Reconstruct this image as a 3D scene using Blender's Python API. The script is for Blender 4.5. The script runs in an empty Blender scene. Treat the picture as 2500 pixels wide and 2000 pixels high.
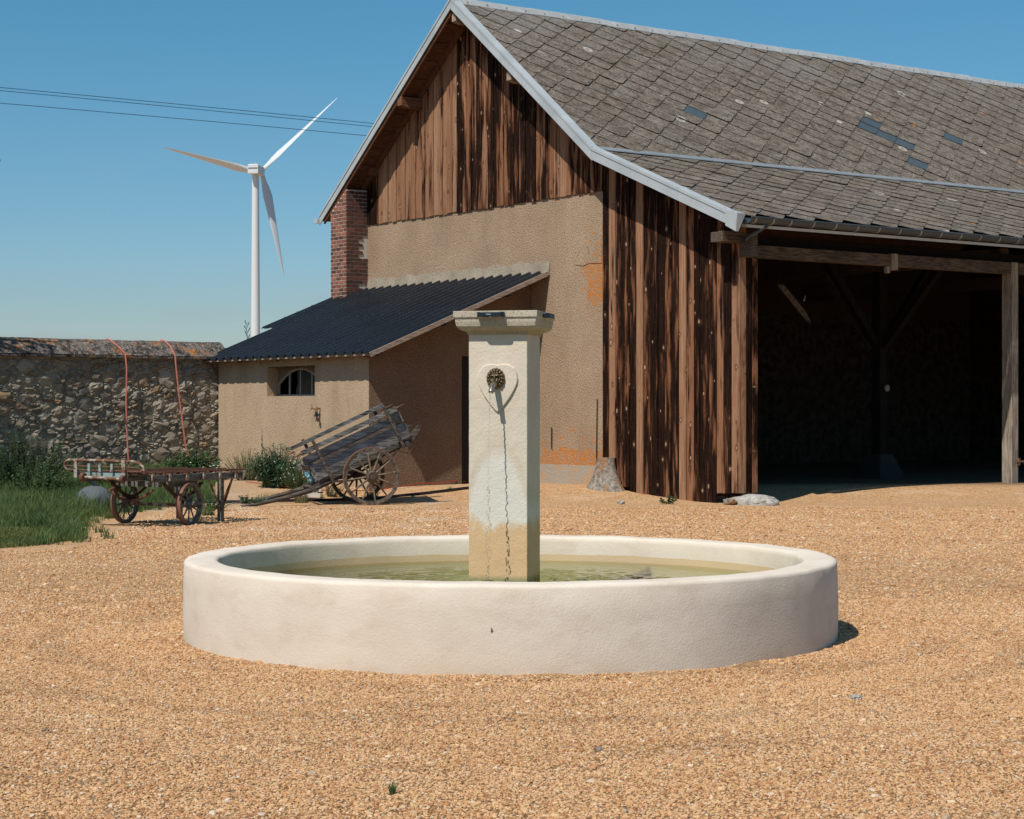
import bpy, bmesh, math, random
from mathutils import Vector, Matrix, Euler, noise as mnoise
R = math.radians
rnd = random.Random(7)
scene = bpy.context.scene
COL = scene.collection

# ------------------------------------------------------------------ camera, sky, sun, exposure
cam_data = bpy.data.cameras.new('camera'); cam = bpy.data.objects.new('camera', cam_data); COL.objects.link(cam)
cam.location = (0, 0, 1.65); cam.rotation_euler = (R(90), 0, 0)
cam_data.lens = 67.63; cam_data.sensor_width = 36; cam_data.sensor_fit = 'HORIZONTAL'
cam_data.clip_start = 0.1; cam_data.clip_end = 9000
scene.camera = cam

SUN_EL, SUN_HEAD = 54.0, 33.5          # elevation; heading the light travels, clockwise from +Y
world = bpy.data.worlds.new('World'); scene.world = world; world.use_nodes = True
wn = world.node_tree; bg = wn.nodes['Background']
sky = wn.nodes.new('ShaderNodeTexSky'); sky.sky_type = 'NISHITA'; sky.sun_disc = False
sky.sun_elevation = R(SUN_EL); sky.sun_rotation = R(180 + SUN_HEAD)
sky.altitude = 0; sky.air_density = 1.0; sky.dust_density = 0.3; sky.ozone_density = 1.6
hsv = wn.nodes.new('ShaderNodeHueSaturation'); hsv.inputs['Saturation'].default_value = 1.30; hsv.inputs['Hue'].default_value = 0.478
wn.links.new(sky.outputs[0], hsv.inputs['Color'])
# thin low cloud wisps in the sky itself
wtc = wn.nodes.new('ShaderNodeTexCoord'); wmp = wn.nodes.new('ShaderNodeMapping'); wmp.inputs['Scale'].default_value = (3, 3, 14)
wno = wn.nodes.new('ShaderNodeTexNoise'); wno.inputs['Scale'].default_value = 2.3; wno.inputs['Detail'].default_value = 5; wno.inputs['Roughness'].default_value = .55
wrp = wn.nodes.new('ShaderNodeValToRGB'); wrp.color_ramp.elements[0].position = .50; wrp.color_ramp.elements[1].position = .74
wrp.color_ramp.elements[1].color = (.45, .45, .45, 1)
wsep = wn.nodes.new('ShaderNodeSeparateXYZ'); wmr = wn.nodes.new('ShaderNodeMapRange')
wmr.inputs[1].default_value = .02; wmr.inputs[2].default_value = .14; wmr.inputs[3].default_value = 1; wmr.inputs[4].default_value = 0.06
wmu = wn.nodes.new('ShaderNodeMath'); wmu.operation = 'MULTIPLY'
wmx = wn.nodes.new('ShaderNodeMix'); wmx.data_type = 'RGBA'
wn.links.new(wtc.outputs['Generated'], wmp.inputs[0]); wn.links.new(wmp.outputs[0], wno.inputs['Vector'])
wn.links.new(wno.outputs[0], wrp.inputs[0]); wn.links.new(wtc.outputs['Generated'], wsep.inputs[0]); wn.links.new(wsep.outputs[2], wmr.inputs[0])
wn.links.new(wrp.outputs[0], wmu.inputs[0]); wn.links.new(wmr.outputs[0], wmu.inputs[1]); wn.links.new(wmu.outputs[0], wmx.inputs[0])
wg2 = wn.nodes.new('ShaderNodeMapRange'); wg2.inputs[1].default_value = -.02; wg2.inputs[2].default_value = .30
wti = wn.nodes.new('ShaderNodeMix'); wti.data_type = 'RGBA'; wti.inputs[6].default_value = (.82, .95, 1.23, 1); wti.inputs[7].default_value = (.88, 1.15, 1.27, 1)
wmul = wn.nodes.new('ShaderNodeMix'); wmul.data_type = 'RGBA'; wmul.blend_type = 'MULTIPLY'; wmul.inputs[0].default_value = 1
wn.links.new(wsep.outputs[2], wg2.inputs[0]); wn.links.new(wg2.outputs[0], wti.inputs[0]); wn.links.new(hsv.outputs[0], wmul.inputs[6]); wn.links.new(wti.outputs[2], wmul.inputs[7])
wn.links.new(wmul.outputs[2], wmx.inputs[6]); wmx.inputs[7].default_value = (5.2, 5.4, 5.8, 1)
wn.links.new(wmx.outputs[2], bg.inputs[0])
bg.inputs[1].default_value = 0.071

sun_data = bpy.data.lights.new('sun', 'SUN'); sun_data.energy = 4.7; sun_data.angle = R(0.53); sun_data.color = (1.0, .945, .86)
sun = bpy.data.objects.new('sun', sun_data); COL.objects.link(sun)
h = R(SUN_HEAD); e = R(SUN_EL)
LDIR = Vector((math.sin(h)*math.cos(e), math.cos(h)*math.cos(e), -math.sin(e)))
sun.rotation_euler = LDIR.to_track_quat('-Z', 'Y').to_euler(); sun.location = (-20, -30, 40)
scene.view_settings.view_transform = 'Standard'; scene.view_settings.look = 'None'
scene.view_settings.gamma = 1; scene.view_settings.use_curve_mapping = False
scene.view_settings.exposure = 0.0
scene.cycles.caustics_refractive = False; scene.cycles.caustics_reflective = False; scene.cycles.max_bounces = 6; scene.cycles.diffuse_bounces = 3; scene.cycles.transparent_max_bounces = 12

# ------------------------------------------------------------------ node helper
class Mt:
    def __init__(s, name):
        s.m = bpy.data.materials.new(name); s.m.use_nodes = True; s.t = s.m.node_tree
        s.b = s.t.nodes['Principled BSDF']; s.out = s.t.nodes['Material Output']
        s.tc = s.t.nodes.new('ShaderNodeTexCoord')
    def new(s, ty, **pr):
        n = s.t.nodes.new('ShaderNode' + ty)
        for k, v in pr.items(): setattr(n, k, v)
        return n
    def put(s, inp, v):
        if isinstance(v, bpy.types.NodeSocket): s.t.links.new(v, inp)
        elif v is not None:
            if isinstance(v, (tuple, list)) and len(v) == 3 and inp.type == 'RGBA': v = (*v, 1)
            inp.default_value = v
    def obj(s): return s.tc.outputs['Object']
    def pos(s): return s.new('NewGeometry').outputs['Position']
    def mapv(s, v, scale=(1, 1, 1), loc=(0, 0, 0), rot=(0, 0, 0)):
        n = s.new('Mapping'); s.put(n.inputs[0], v); n.inputs['Scale'].default_value = scale
        s.put(n.inputs['Location'], loc); n.inputs['Rotation'].default_value = rot; return n.outputs[0]
    def noise(s, v, scale=5, detail=4, rough=.55, dist=0):
        n = s.new('TexNoise'); s.put(n.inputs['Vector'], v); n.inputs['Scale'].default_value = scale
        n.inputs['Detail'].default_value = detail; n.inputs['Roughness'].default_value = rough; n.inputs['Distortion'].default_value = dist
        return n.outputs[0]
    def noisec(s, v, scale=5, detail=2):
        n = s.new('TexNoise'); s.put(n.inputs['Vector'], v); n.inputs['Scale'].default_value = scale; n.inputs['Detail'].default_value = detail
        return n.outputs[1]
    def voro(s, v, scale=5, feature='F1', rand=1):
        n = s.new('TexVoronoi', feature=feature); s.put(n.inputs['Vector'], v); n.inputs['Scale'].default_value = scale
        n.inputs['Randomness'].default_value = rand; return n
    def ramp(s, f, stops, interp='LINEAR'):
        n = s.new('ValToRGB'); s.put(n.inputs[0], f); cr = n.color_ramp; cr.interpolation = interp
        while len(cr.elements) < len(stops): cr.elements.new(.5)
        for e_, (p, c) in zip(cr.elements, stops):
            e_.position = p
            if not isinstance(c, (tuple, list)): c = (c, c, c)
            e_.color = (*c[:3], 1)
        return n.outputs[0]
    def mix(s, f, a, b, mode='MIX'):
        n = s.new('Mix', data_type='RGBA', blend_type=mode); s.put(n.inputs[0], f); s.put(n.inputs[6], a); s.put(n.inputs[7], b); return n.outputs[2]
    def math(s, op, a, b=None, clamp=False):
        n = s.new('Math', operation=op, use_clamp=clamp); s.put(n.inputs[0], a)
        if b is not None: s.put(n.inputs[1], b)
        return n.outputs[0]
    def sep(s, v):
        n = s.new('SeparateXYZ'); s.put(n.inputs[0], v); return n.outputs
    def rng(s, v, a, b, c=0, d=1):
        n = s.new('MapRange'); s.put(n.inputs[0], v)
        for i, q in enumerate((a, b, c, d)): n.inputs[i+1].default_value = q
        return n.outputs[0]
    def bump(s, hgt, strength=.3, dist=.02, nrm=None):
        n = s.new('Bump'); s.put(n.inputs['Height'], hgt); n.inputs['Strength'].default_value = strength; n.inputs['Distance'].default_value = dist
        if nrm is not None: s.put(n.inputs['Normal'], nrm)
        return n.outputs[0]
    def rand(s): return s.new('ObjectInfo').outputs['Random']
    def objcol(s): return s.new('ObjectInfo').outputs['Color']
    def fin(s, col=None, rough=.8, nrm=None, metal=0, spec=.3, trans=None):
        s.put(s.b.inputs['Base Color'], col); s.put(s.b.inputs['Roughness'], rough); s.put(s.b.inputs['Metallic'], metal)
        s.put(s.b.inputs['Specular IOR Level'], spec)
        if nrm is not None: s.put(s.b.inputs['Normal'], nrm)
        if trans: s.put(s.b.inputs['Transmission Weight'], trans)
        return s.m

MAT = {}
def pebble_colors(m, f):
    return m.ramp(f, [(0, (.20, .080, .032)), (.14, (.35, .150, .058)), (.34, (.45, .245, .112)), (.55, (.53, .325, .168)), (.74, (.62, .43, .26)), (.86, (.48, .25, .11)), (.95, (.66, .57, .47)), (1, (.15, .115, .095))])
def mk():
    # gravel sheet
    m = Mt('gravel ground'); p = m.pos()
    v = m.voro(p, 55); v2 = m.voro(p, 24)
    c = pebble_colors(m, m.math('ADD', m.math('MULTIPLY', v.outputs['Color'], .75), m.math('MULTIPLY', v2.outputs['Color'], .25)))
    crack = m.ramp(v.outputs['Distance'], [(.30, 1.1), (.75, .50)]); gr2 = m.noise(p, 28, 4, .75); gr3 = m.noise(p, 9, 5, .7)
    c = m.mix(1, c, crack, 'MULTIPLY'); c = m.mix(1, c, m.ramp(gr2, [(.34, .55), (.50, 1.15), (.66, 1.5)]), 'MULTIPLY'); c = m.mix(1, c, m.ramp(gr3, [(.32, .78), (.5, 1.08), (.66, 1.2)]), 'MULTIPLY')
    big = m.noise(p, .35, 3); c = m.mix(m.ramp(big, [(.35, .0), (.75, .35)]), c, (.50, .28, .135))
    big2 = m.noise(m.mapv(p, loc=(7, 3, 0)), 1.3, 4); c = m.mix(m.ramp(big2, [(.50, .0), (.74, .38)]), c, (.64, .47, .33))
    # pale sandy stretches near the wagon and along the sheds, brown soil at the foot of the left wall
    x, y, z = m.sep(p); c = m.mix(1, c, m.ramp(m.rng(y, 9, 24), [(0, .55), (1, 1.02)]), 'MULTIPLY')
    sand = m.noise(m.mapv(p, scale=(1, .45, 1)), 1.6, 6, .65)
    nearw = m.math('MULTIPLY', m.rng(y, 25.0, 26.6), m.rng(x, .5, -1.5))
    sm = m.math('MULTIPLY', nearw, m.ramp(sand, [(.53, 0), (.66, .9)]))
    c = m.mix(m.math('MULTIPLY', sm, .55), c, (.56, .47, .37))
    c = m.mix(m.math('MULTIPLY', m.rng(y, 31.2, 32.2), m.math('MULTIPLY', m.rng(x, -4.2, -5.0), .4)), c, (.36, .28, .20))
    inb = m.math('MULTIPLY', m.rng(y, 36.5, 38), m.rng(x, 2.4, 3.4)); c = m.mix(m.math('MULTIPLY', inb, .75), c, (.035, .030, .025))  # ground inside the barn painted darker to deepen the shade there
    vf = m.voro(p, 55); hgt = m.math('ADD', m.math('MULTIPLY', v.outputs['Distance'], -1), m.math('MULTIPLY', m.noise(p, 14, 3), 1.2))
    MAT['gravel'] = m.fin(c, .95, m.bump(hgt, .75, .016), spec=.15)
    m = Mt('pebble'); r = m.rand(); n_ = m.noise(m.obj(), 1.5, 2)
    c = pebble_colors(m, r); c = m.mix(.12, c, m.ramp(n_, [(.3, (.33, .20, .11)), (.7, (.66, .50, .34))]))
    pp = m.pos(); px, py, pz = m.sep(pp); dy = m.math('SUBTRACT', py, 14.2); rr = m.math('SQRT', m.math('ADD', m.math('MULTIPLY', px, px), m.math('MULTIPLY', dy, dy)))
    cv = m.new('CombineXYZ'); m.put(cv.inputs[0], m.math('MULTIPLY', rr, 2.6)); m.put(cv.inputs[1], m.math('MULTIPLY', m.math('ARCTAN2', px, dy), 1.4))
    tr = m.noise(cv.outputs[0], 1.0, 4, .6); du = m.noise(pp, .55, 4, .6)
    c = m.mix(m.ramp(tr, [(.42, .0), (.62, .25)]), c, (.52, .32, .165)); c = m.mix(m.ramp(du, [(.50, 0), (.70, .22)]), c, (.60, .44, .29)); c = m.mix(1, c, m.ramp(tr, [(.36, .84), (.5, 1)]), 'MULTIPLY')
    c = m.mix(1, c, (1.07, 1.03, .95), 'MULTIPLY'); sd = m.noise(m.mapv(pp, scale=(1, .5, 1)), 1.7, 5, .65); nw = m.math('MULTIPLY', m.rng(py, 24.6, 26.0), m.rng(px, .3, -1.2)); c = m.mix(m.math('MULTIPLY', nw, m.ramp(sd, [(.50, 0), (.72, .60)])), c, (.66, .55, .44))
    MAT['pebble'] = m.fin(c, .7, spec=.2)
    # rough stucco
    def stucco(name, lo, hi, fleck, lichen=False, grain=1.0):
        m = Mt(name); o = m.obj(); x, y, z = m.sep(o)
        g = m.noise(o, 34, 4, .75); g2 = m.voro(o, 42); b = m.noise(o, .9, 5, .6); b2 = m.noise(m.mapv(o, scale=(1, 1, .25)), 2.4, 4)
        c = m.mix(m.ramp(b, [(.3, 0), (.7, 1)]), lo, hi)
        c = m.mix(m.math('MULTIPLY', m.ramp(b2, [(.5, 0), (.75, .35)]), 1), c, (.23, .165, .115))
        c = m.mix(m.ramp(g2.outputs['Distance'], [(.0, .75*grain), (.35, .0)]), c, fleck)
        c = m.mix(m.ramp(g, [(.36, .75*grain), (.52, 0)]), c, (.12, .085, .06))
        if lichen:
            n1 = m.noise(o, 2.3, 6, .7); n2 = m.voro(m.mapv(o, scale=(1, 1, .75)), 9.0); n3 = m.noise(o, 11, 3, .6)
            foot = m.math('MULTIPLY', m.rng(z, 1.7, .70, 0, 1.35), m.rng(z, .50, .58)); foot = m.math('MULTIPLY', foot, m.rng(y, 7.0, 5.6))
            edge = m.math('MULTIPLY', m.rng(y, 5.3, 4.4), m.math('MULTIPLY', m.rng(z, 5.9, 4.9), m.rng(z, 2.7, 4.3)))
            spots = m.math('SUBTRACT', m.ramp(n2.outputs['Distance'], [(.1, 1), (.42, 0)]), 0)
            low = m.math('MULTIPLY', m.rng(z, 1.05, .80), m.rng(z, .50, .56))
            mask = m.math('ADD', m.math('MULTIPLY', m.math('ADD', foot, m.math('MULTIPLY', edge, 1.15)), m.math('ADD', m.math('MULTIPLY', spots, .8), m.math('MULTIPLY', n1, .55))), m.math('MULTIPLY', low, .24))
            pat = m.math('MULTIPLY', m.rng(y, 5.05, 4.55), m.math('MULTIPLY', m.rng(z, 4.50, 4.38), m.rng(z, 3.1, 4.1))); mask = m.math('ADD', mask, m.math('MULTIPLY', pat, m.math('MULTIPLY', n1, .95)))
            mask = m.math('MULTIPLY', m.ramp(mask, [(.43, 0), (.50, 1)]), m.math('MULTIPLY', m.rng(n3, .40, .48), m.rng(m.noise(o, 24, 3, .7), .40, .48)))
            sc = m.math('MULTIPLY', m.ramp(m.voro(o, 5.5).outputs['Distance'], [(.06, 1), (.11, 0)]), m.ramp(m.noise(o, 1.1, 3), [(.5, 0), (.58, 1)]))
            sc = m.math('MULTIPLY', sc, m.math('MULTIPLY', m.rng(y, 6.9, 5.2), m.rng(n3, .4, .5)))
            mask = m.math('MAXIMUM', mask, sc)
            c = m.mix(m.math('MULTIPLY', mask, .88), c, m.mix(m.noise(o, 30, 2), (.42, .13, .022), (.55, .215, .045)))
            # smooth grey cement plinth
            band = m.math('LESS_THAN', m.math('ADD', z, m.math('MULTIPLY', m.noise(o, 3, 4), .10)), .62)
            c = m.mix(m.math('MULTIPLY', band, .85), c, m.mix(m.ramp(m.noise(o, 2.5, 3), [(.45, 0), (.6, 1)]), (.36, .33, .28), (.45, .31, .20)))
        hgt = m.math('ADD', m.math('MULTIPLY', g2.outputs['Distance'], -1.0), g)
        return m.fin(c, .95, m.bump(hgt, .55*grain+.1, .012), spec=.1)
    MAT['gable_stucco'] = stucco('rough gable stucco', (.325, .225, .145), (.43, .305, .205), (.55, .45, .35), True)
    MAT['shed_stucco'] = stucco('shed stucco', (.40, .285, .185), (.49, .365, .245), (.56, .46, .35), False, .75)
    MAT['shed_side'] = stucco('pebbledash', (.17, .105, .066), (.225, .145, .095), (.42, .32, .24), False, 1.25)  # tone lowered to put more of the side wall's shade into the colour
    # burnt / weathered boards: object colour r = charring, g = paleness, b = seed
    m = Mt('charred board'); oc = m.sep(m.objcol()); o = m.obj()
    off = m.new('CombineXYZ'); m.put(off.inputs[0], m.math('MULTIPLY', oc[2], 91)); m.put(off.inputs[1], m.math('MULTIPLY', oc[2], 53)); m.put(off.inputs[2], m.math('MULTIPLY', oc[2], 37))
    vv = m.new('VectorMath', operation='ADD'); m.put(vv.inputs[0], o); m.put(vv.inputs[1], off.outputs[0]); v = vv.outputs[0]
    grain = m.noise(m.mapv(v, scale=(10, 46, .7)), 1.6, 7, .72, .25)
    fine = m.noise(m.mapv(v, scale=(40, 160, 2.5)), 1.5, 3, .6)
    blot = m.noise(m.mapv(v, scale=(1.5, 5.5, .55)), 1.3, 4, .6)
    wash = m.noise(m.mapv(v, scale=(1, 3, .35)), 1.1, 2)
    light = m.mix(oc[1], m.mix(wash, (.21, .066, .025), (.37, .160, .076)), m.mix(wash, (.47, .24, .125), (.52, .36, .245)))
    light = m.mix(m.ramp(grain, [(.38, .75), (.60, 0)]), light, (.10, .042, .022)); light = m.mix(m.ramp(fine, [(.42, .45), (.55, 0)]), light, (.13, .06, .032))
    ch = m.math('ADD', m.math('MULTIPLY', m.math('SUBTRACT', blot, .5), 1.7), m.math('ADD', m.math('MULTIPLY', m.math('SUBTRACT', grain, .5), .75), oc[0]))
    char = m.ramp(ch, [(.41, 0), (.55, 1)])
    midc = m.ramp(ch, [(.35, 0), (.45, 1)]); c = m.mix(m.math('MULTIPLY', midc, .75), light, m.mix(wash, (.115, .042, .020), (.15, .068, .038)))
    sp2 = m.noise(m.mapv(v, scale=(20, 60, 1.6)), 1.3, 5, .75)
    c = m.mix(m.math('MULTIPLY', char, .985), c, m.mix(m.ramp(sp2, [(.42, 0), (.72, 1)]), (.002, .0017, .0017), (.050, .022, .013)))
    kn = m.voro(m.mapv(v, scale=(1, 4.6, 2.9)), 1.1); kd = kn.outputs['Distance']
    ksel = m.math('GREATER_THAN', m.sep(kn.outputs['Color'])[0], .12)
    kd = m.math('DIVIDE', kd, m.rng(m.sep(kn.outputs['Color'])[1], 0, 1, .45, 1.35)); kin = m.math('MULTIPLY', m.ramp(kd, [(.075, 1), (.12, 0)]), ksel); kring = m.math('MULTIPLY', m.ramp(kd, [(.10, 0), (.14, 1), (.17, 1), (.23, 0)]), ksel)
    c = m.mix(m.math('MULTIPLY', kring, .65), c, (.06, .028, .016)); c = m.mix(m.math('MULTIPLY', kin, .85), c, m.mix(m.ramp(kd, [(.02, 0), (.05, 1)]), (.20, .09, .05), (.42, .28, .18)))
    k2 = m.voro(m.mapv(v, scale=(1, 11, 7.7)), 1.9); k2i = m.math('MULTIPLY', m.ramp(k2.outputs['Distance'], [(.05, 1), (.10, 0)]), m.math('GREATER_THAN', m.sep(k2.outputs['Color'])[1], .62))
    c = m.mix(m.math('MULTIPLY', k2i, .6), c, (.34, .22, .14))
    MAT['board'] = m.fin(c, .8, m.bump(m.math('ADD', grain, m.math('MULTIPLY', kin, .5)), .45, .01), spec=.05)
    # weathered grey-brown timber
    def timber(name, a, b, dark, sc=(3, 30, 30), seed=0):
        m = Mt(name); o = m.mapv(m.obj(), loc=(seed, seed*2, 0)); ln = m.noise(m.mapv(o, scale=sc), 1.4, 6, .65, .3); bl = m.noise(o, 2.2, 4)
        ck = m.noise(m.mapv(o, scale=tuple(q*1.6 for q in sc)), 1.1, 3)
        c = m.mix(m.ramp(bl, [(.3, 0), (.7, 1)]), a, b); c = m.mix(m.ramp(ln, [(.38, .9), (.58, 0)]), c, dark)
        return m.fin(c, .85, m.bump(m.math('ADD', ln, ck), .6, .012), spec=.15)
    MAT['beam'] = timber('old oak beam', (.10, .075, .056), (.16, .12, .09), (.035, .025, .018))
    MAT['post'] = timber('grey oak post', (.33, .275, .21), (.40, .34, .27), (.13, .10, .075), (30, 30, 2))
    MAT['inner_post'] = timber('shade-dark oak', (.012, .0095, .0075), (.02, .016, .012), (.006, .005, .004), (30, 30, 2))  # oak painted near black to stand for the shade inside the barn
    MAT['soffit'] = timber('soffit boards', (.16, .075, .042), (.22, .11, .062), (.09, .04, .024), (3, 26, 26))
    MAT['trim'] = timber('pale trim board', (.35, .27, .21), (.42, .33, .26), (.22, .15, .11))
    MAT['cartwood'] = timber('weathered grey cart board', (.085, .082, .080), (.27, .262, .25), (.02, .018, .017), (2.6, 26, 26))
    MAT['cartblue'] = timber('flaking blue cart board', (.030, .038, .055), (.085, .095, .115), (.02, .02, .022), (1.6, 22, 22), 3)
    MAT['cartdark'] = timber('dark cart sill', (.085, .07, .058), (.15, .125, .105), (.03, .022, .018), (1.6, 20, 20), 5)
    MAT['wheelwood'] = timber('wheel wood', (.17, .13, .09), (.27, .22, .15), (.06, .04, .03), (9, 9, 9), 2)
    MAT['wheelrim'] = timber('weathered wheel rim', (.10, .078, .058), (.19, .155, .12), (.04, .03, .022), (9, 9, 9), 2)
    MAT['greywood'] = timber('grey-green wagon wood', (.13, .135, .12), (.21, .215, .19), (.05, .045, .04), (20, 2, 20), 7)
    MAT['gatewood'] = timber('old stake wood', (.24, .21, .18), (.32, .29, .25), (.1, .08, .07), (20, 20, 3), 9)
    # fibre-cement diamond slates
    m = Mt('lichen slate'); oc = m.sep(m.objcol()); o = m.obj()
    g = m.noise(o, 15, 6, .8); g2 = m.noise(o, 45, 3, .75); b = m.noise(o, 1.4, 5, .65); top = m.noise(m.mapv(o, scale=(1, 1.4, 1)), .9, 4)
    c = m.mix(m.ramp(g, [(.36, 0), (.60, 1)]), (.050, .038, .029), (.242, .208, .172))
    c = m.mix(m.ramp(g2, [(.53, 0), (.66, .8)]), c, (.38, .35, .31)); c = m.mix(m.ramp(b, [(.42, 0), (.72, .55)]), c, (.125, .085, .058))
    xx, yy, zz = m.sep(o)
    dk = m.voro(m.mapv(o, loc=(2, 7, 1)), 2.6); dn = m.math('ADD', dk.outputs['Distance'], m.math('MULTIPLY', m.noise(o, 14, 3), .25)); c = m.mix(m.math('MULTIPLY', m.ramp(dn, [(.16, 1), (.22, 0)]), m.math('GREATER_THAN', m.sep(dk.outputs['Color'])[2], .60)), c, (.035, .022, .022))
    md = m.noise(o, 4.5, 6, .7); c = m.mix(1, c, m.ramp(md, [(.32, .55), (.5, .95), (.68, 1.25)]), 'MULTIPLY')
    ridge = m.math('MULTIPLY', m.rng(zz, 8.9, 9.9), m.ramp(top, [(.42, 0), (.6, .75)])); c = m.mix(ridge, c, m.mix(g, (.07, .055, .045), (.36, .34, .32)))
    ring = m.voro(o, .95); rd = m.math('ADD', ring.outputs['Distance'], m.math('MULTIPLY', m.noise(o, 9, 2), .06))
    rs = m.math('GREATER_THAN', m.sep(ring.outputs['Color'])[0], .35)
    c = m.mix(m.math('MULTIPLY', m.ramp(rd, [(.075, .25), (.10, .9), (.125, .9), (.145, 0)]), m.math('MULTIPLY', rs, .8)), c, (.52, .50, .44))
    r2 = m.voro(m.mapv(o, loc=(5, 5, 5)), 2.1); c = m.mix(m.math('MULTIPLY', m.ramp(r2.outputs['Distance'], [(.08, 1), (.12, 0)]), m.math('GREATER_THAN', m.sep(r2.outputs['Color'])[1], .93)), c, (.50, .17, .04))
    c = m.mix(1, c, m.mix(oc[0], (.84, .84, .84), (1.02, 1.0, .98)), 'MULTIPLY')
    MAT['slate'] = m.fin(c, .92, m.bump(g, .5, .012), spec=.12)
    m = Mt('new grey slate'); o = m.obj(); MAT['newslate'] = m.fin(m.mix(m.noise(o, 4, 4), (.045, .062, .074), (.085, .108, .12)), .5, spec=.4)
    def metal(name, a, b, rough=.45, metal_=.6, sc=3):
        m = Mt(name); o = m.obj(); n1 = m.noise(o, sc, 5, .6); n2 = m.noise(o, 40, 3)
        return m.fin(m.mix(m.ramp(n1, [(.3, 0), (.7, 1)]), a, b), m.rng(n2, .3, .7, rough-.08, rough+.12), metal=metal_, spec=.4)
    MAT['zinc'] = metal('weathered zinc', (.42, .45, .46), (.55, .58, .59), .55, .35, 2)
    MAT['ridgezinc'] = metal('ridge zinc', (.36, .37, .36), (.50, .51, .50), .6, .3, 4)
    MAT['gutter'] = metal('dark zinc gutter', (.045, .062, .078), (.075, .098, .118), .42, .1, 1.5)
    MAT['gutterlight'] = metal('gutter strap', (.28, .30, .31), (.36, .38, .39), .5, .4)
    MAT['sheet'] = metal('dark ribbed sheet', (.0025, .005, .009), (.006, .010, .015), .42, .0, .8)
    MAT['rust'] = metal('rust', (.10, .045, .028), (.20, .095, .055), .8, .1, 9)
    MAT['rustdark'] = metal('dark rusty iron', (.035, .022, .017), (.10, .048, .030), .8, .2, 9)
    MAT['redtyre'] = metal('rusty red tyre', (.16, .065, .045), (.26, .12, .08), .75, .1, 7)
    m = Mt('flaked cream paint on rust'); o = m.obj(); n_ = m.noise(o, 9, 6, .7)
    MAT['flake'] = m.fin(m.mix(m.ramp(n_, [(.49, 0), (.56, 1)]), m.mix(m.noise(o, 30), (.11, .048, .028), (.20, .09, .05)), m.mix(m.noise(o, 5), (.31, .29, .24), (.40, .37, .31))), .75, m.bump(n_, .3, .01))
    m = Mt('flaked green-blue paint'); o = m.obj(); n_ = m.noise(o, 8, 6, .7)
    MAT['bluepaint'] = m.fin(m.mix(m.ramp(n_, [(.44, 0), (.52, 1)]), (.14, .065, .04), m.mix(m.noise(o, 5), (.20, .28, .27), (.30, .36, .33))), .7, m.bump(n_, .3, .01))
    m = Mt('brick'); oc = m.sep(m.objcol()); o = m.obj(); g = m.noise(o, 40, 4, .7); b = m.noise(o, 5, 4)
    c = m.mix(oc[0], (.13, .042, .032), (.33, .12, .08)); c = m.mix(m.ramp(g, [(.5, 0), (.7, .55)]), c, (.40, .28, .22)); c = m.mix(m.math('MULTIPLY', oc[1], m.ramp(b, [(.4, .4), (.6, 1)])), c, (.05, .038, .033))
    MAT['brick'] = m.fin(c, .9, m.bump(g, .5, .01), spec=.1)
    m = Mt('lime mortar'); o = m.obj(); g = m.noise(o, 30, 5, .7); b = m.noise(o, 2, 4)
    c = m.mix(m.ramp(b, [(.3, 0), (.7, 1)]), (.26, .215, .165), (.38, .325, .25)); c = m.mix(m.ramp(g, [(.3, .7), (.5, 0)]), c, (.12, .095, .07))
    MAT['mortar'] = m.fin(c, .95, m.bump(g, .7, .02), spec=.1)
    MAT['pointing'] = Mt('pale pointing').fin((.56, .49, .41), .95, spec=.1)
    m = Mt('wall mortar'); o = m.obj(); g = m.noise(o, 24, 5, .75); b = m.noise(o, 2, 4)
    c = m.mix(m.ramp(b, [(.3, 0), (.7, 1)]), (.37, .31, .23), (.52, .44, .33)); c = m.mix(m.ramp(g, [(.36, .8), (.50, 0)]), c, (.11, .085, .06))
    MAT['wallmortar'] = m.fin(c, .95, m.bump(g, 1, .04), spec=.1)
    m = Mt('field stone'); oc = m.sep(m.objcol()); o = m.obj(); g = m.noise(o, 13, 6, .72); b = m.noise(o, 3, 3)
    ri = m.rand(); base = m.ramp(ri, [(0, (.26, .21, .15)), (.25, (.42, .36, .28)), (.5, (.54, .465, .355)), (.7, (.34, .30, .25)), (.85, (.36, .25, .15)), (1, (.54, .49, .39))])
    c = m.mix(m.ramp(g, [(.35, .75), (.56, 0)]), base, (.075, .06, .047)); c = m.mix(m.math('MULTIPLY', m.ramp(b, [(.62, 0), (.7, .8)]), m.math('GREATER_THAN', ri, .8)), c, (.42, .18, .05))
    MAT['stone'] = m.fin(c, .95, m.bump(g, .9, .03), spec=.1)
    m = Mt('joined field stones'); o = m.obj(); g = m.noise(o, 13, 6, .72); vv2 = m.voro(o, 5.5); ri = m.sep(vv2.outputs['Color'])[0]
    base = m.ramp(ri, [(0, (.22, .18, .13)), (.25, (.36, .31, .245)), (.5, (.46, .40, .31)), (.7, (.29, .265, .23)), (1, (.50, .45, .36))])
    MAT['stone2'] = m.fin(m.mix(m.ramp(g, [(.35, .75), (.56, 0)]), base, (.075, .06, .047)), .95, m.bump(g, .9, .03), spec=.1)
    m = Mt('lichened coping'); o = m.obj(); g = m.noise(o, 8, 6, .75); g2 = m.noise(o, 26, 4, .7); b = m.noise(m.mapv(o, loc=(3, 1, 0)), 2.6, 5, .65)
    c = m.mix(m.ramp(g, [(.42, 0), (.56, 1)]), (.035, .029, .026), (.16, .135, .115)); c = m.mix(m.ramp(g2, [(.56, 0), (.66, 1)]), c, (.42, .39, .36))
    c = m.mix(m.math('MULTIPLY', m.ramp(b, [(.55, 0), (.66, .9)]), m.ramp(g, [(.4, .3), (.5, 1)])), c, (.42, .17, .055))
    MAT['coping'] = m.fin(c, .95, m.bump(g, .8, .03), spec=.1)
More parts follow.
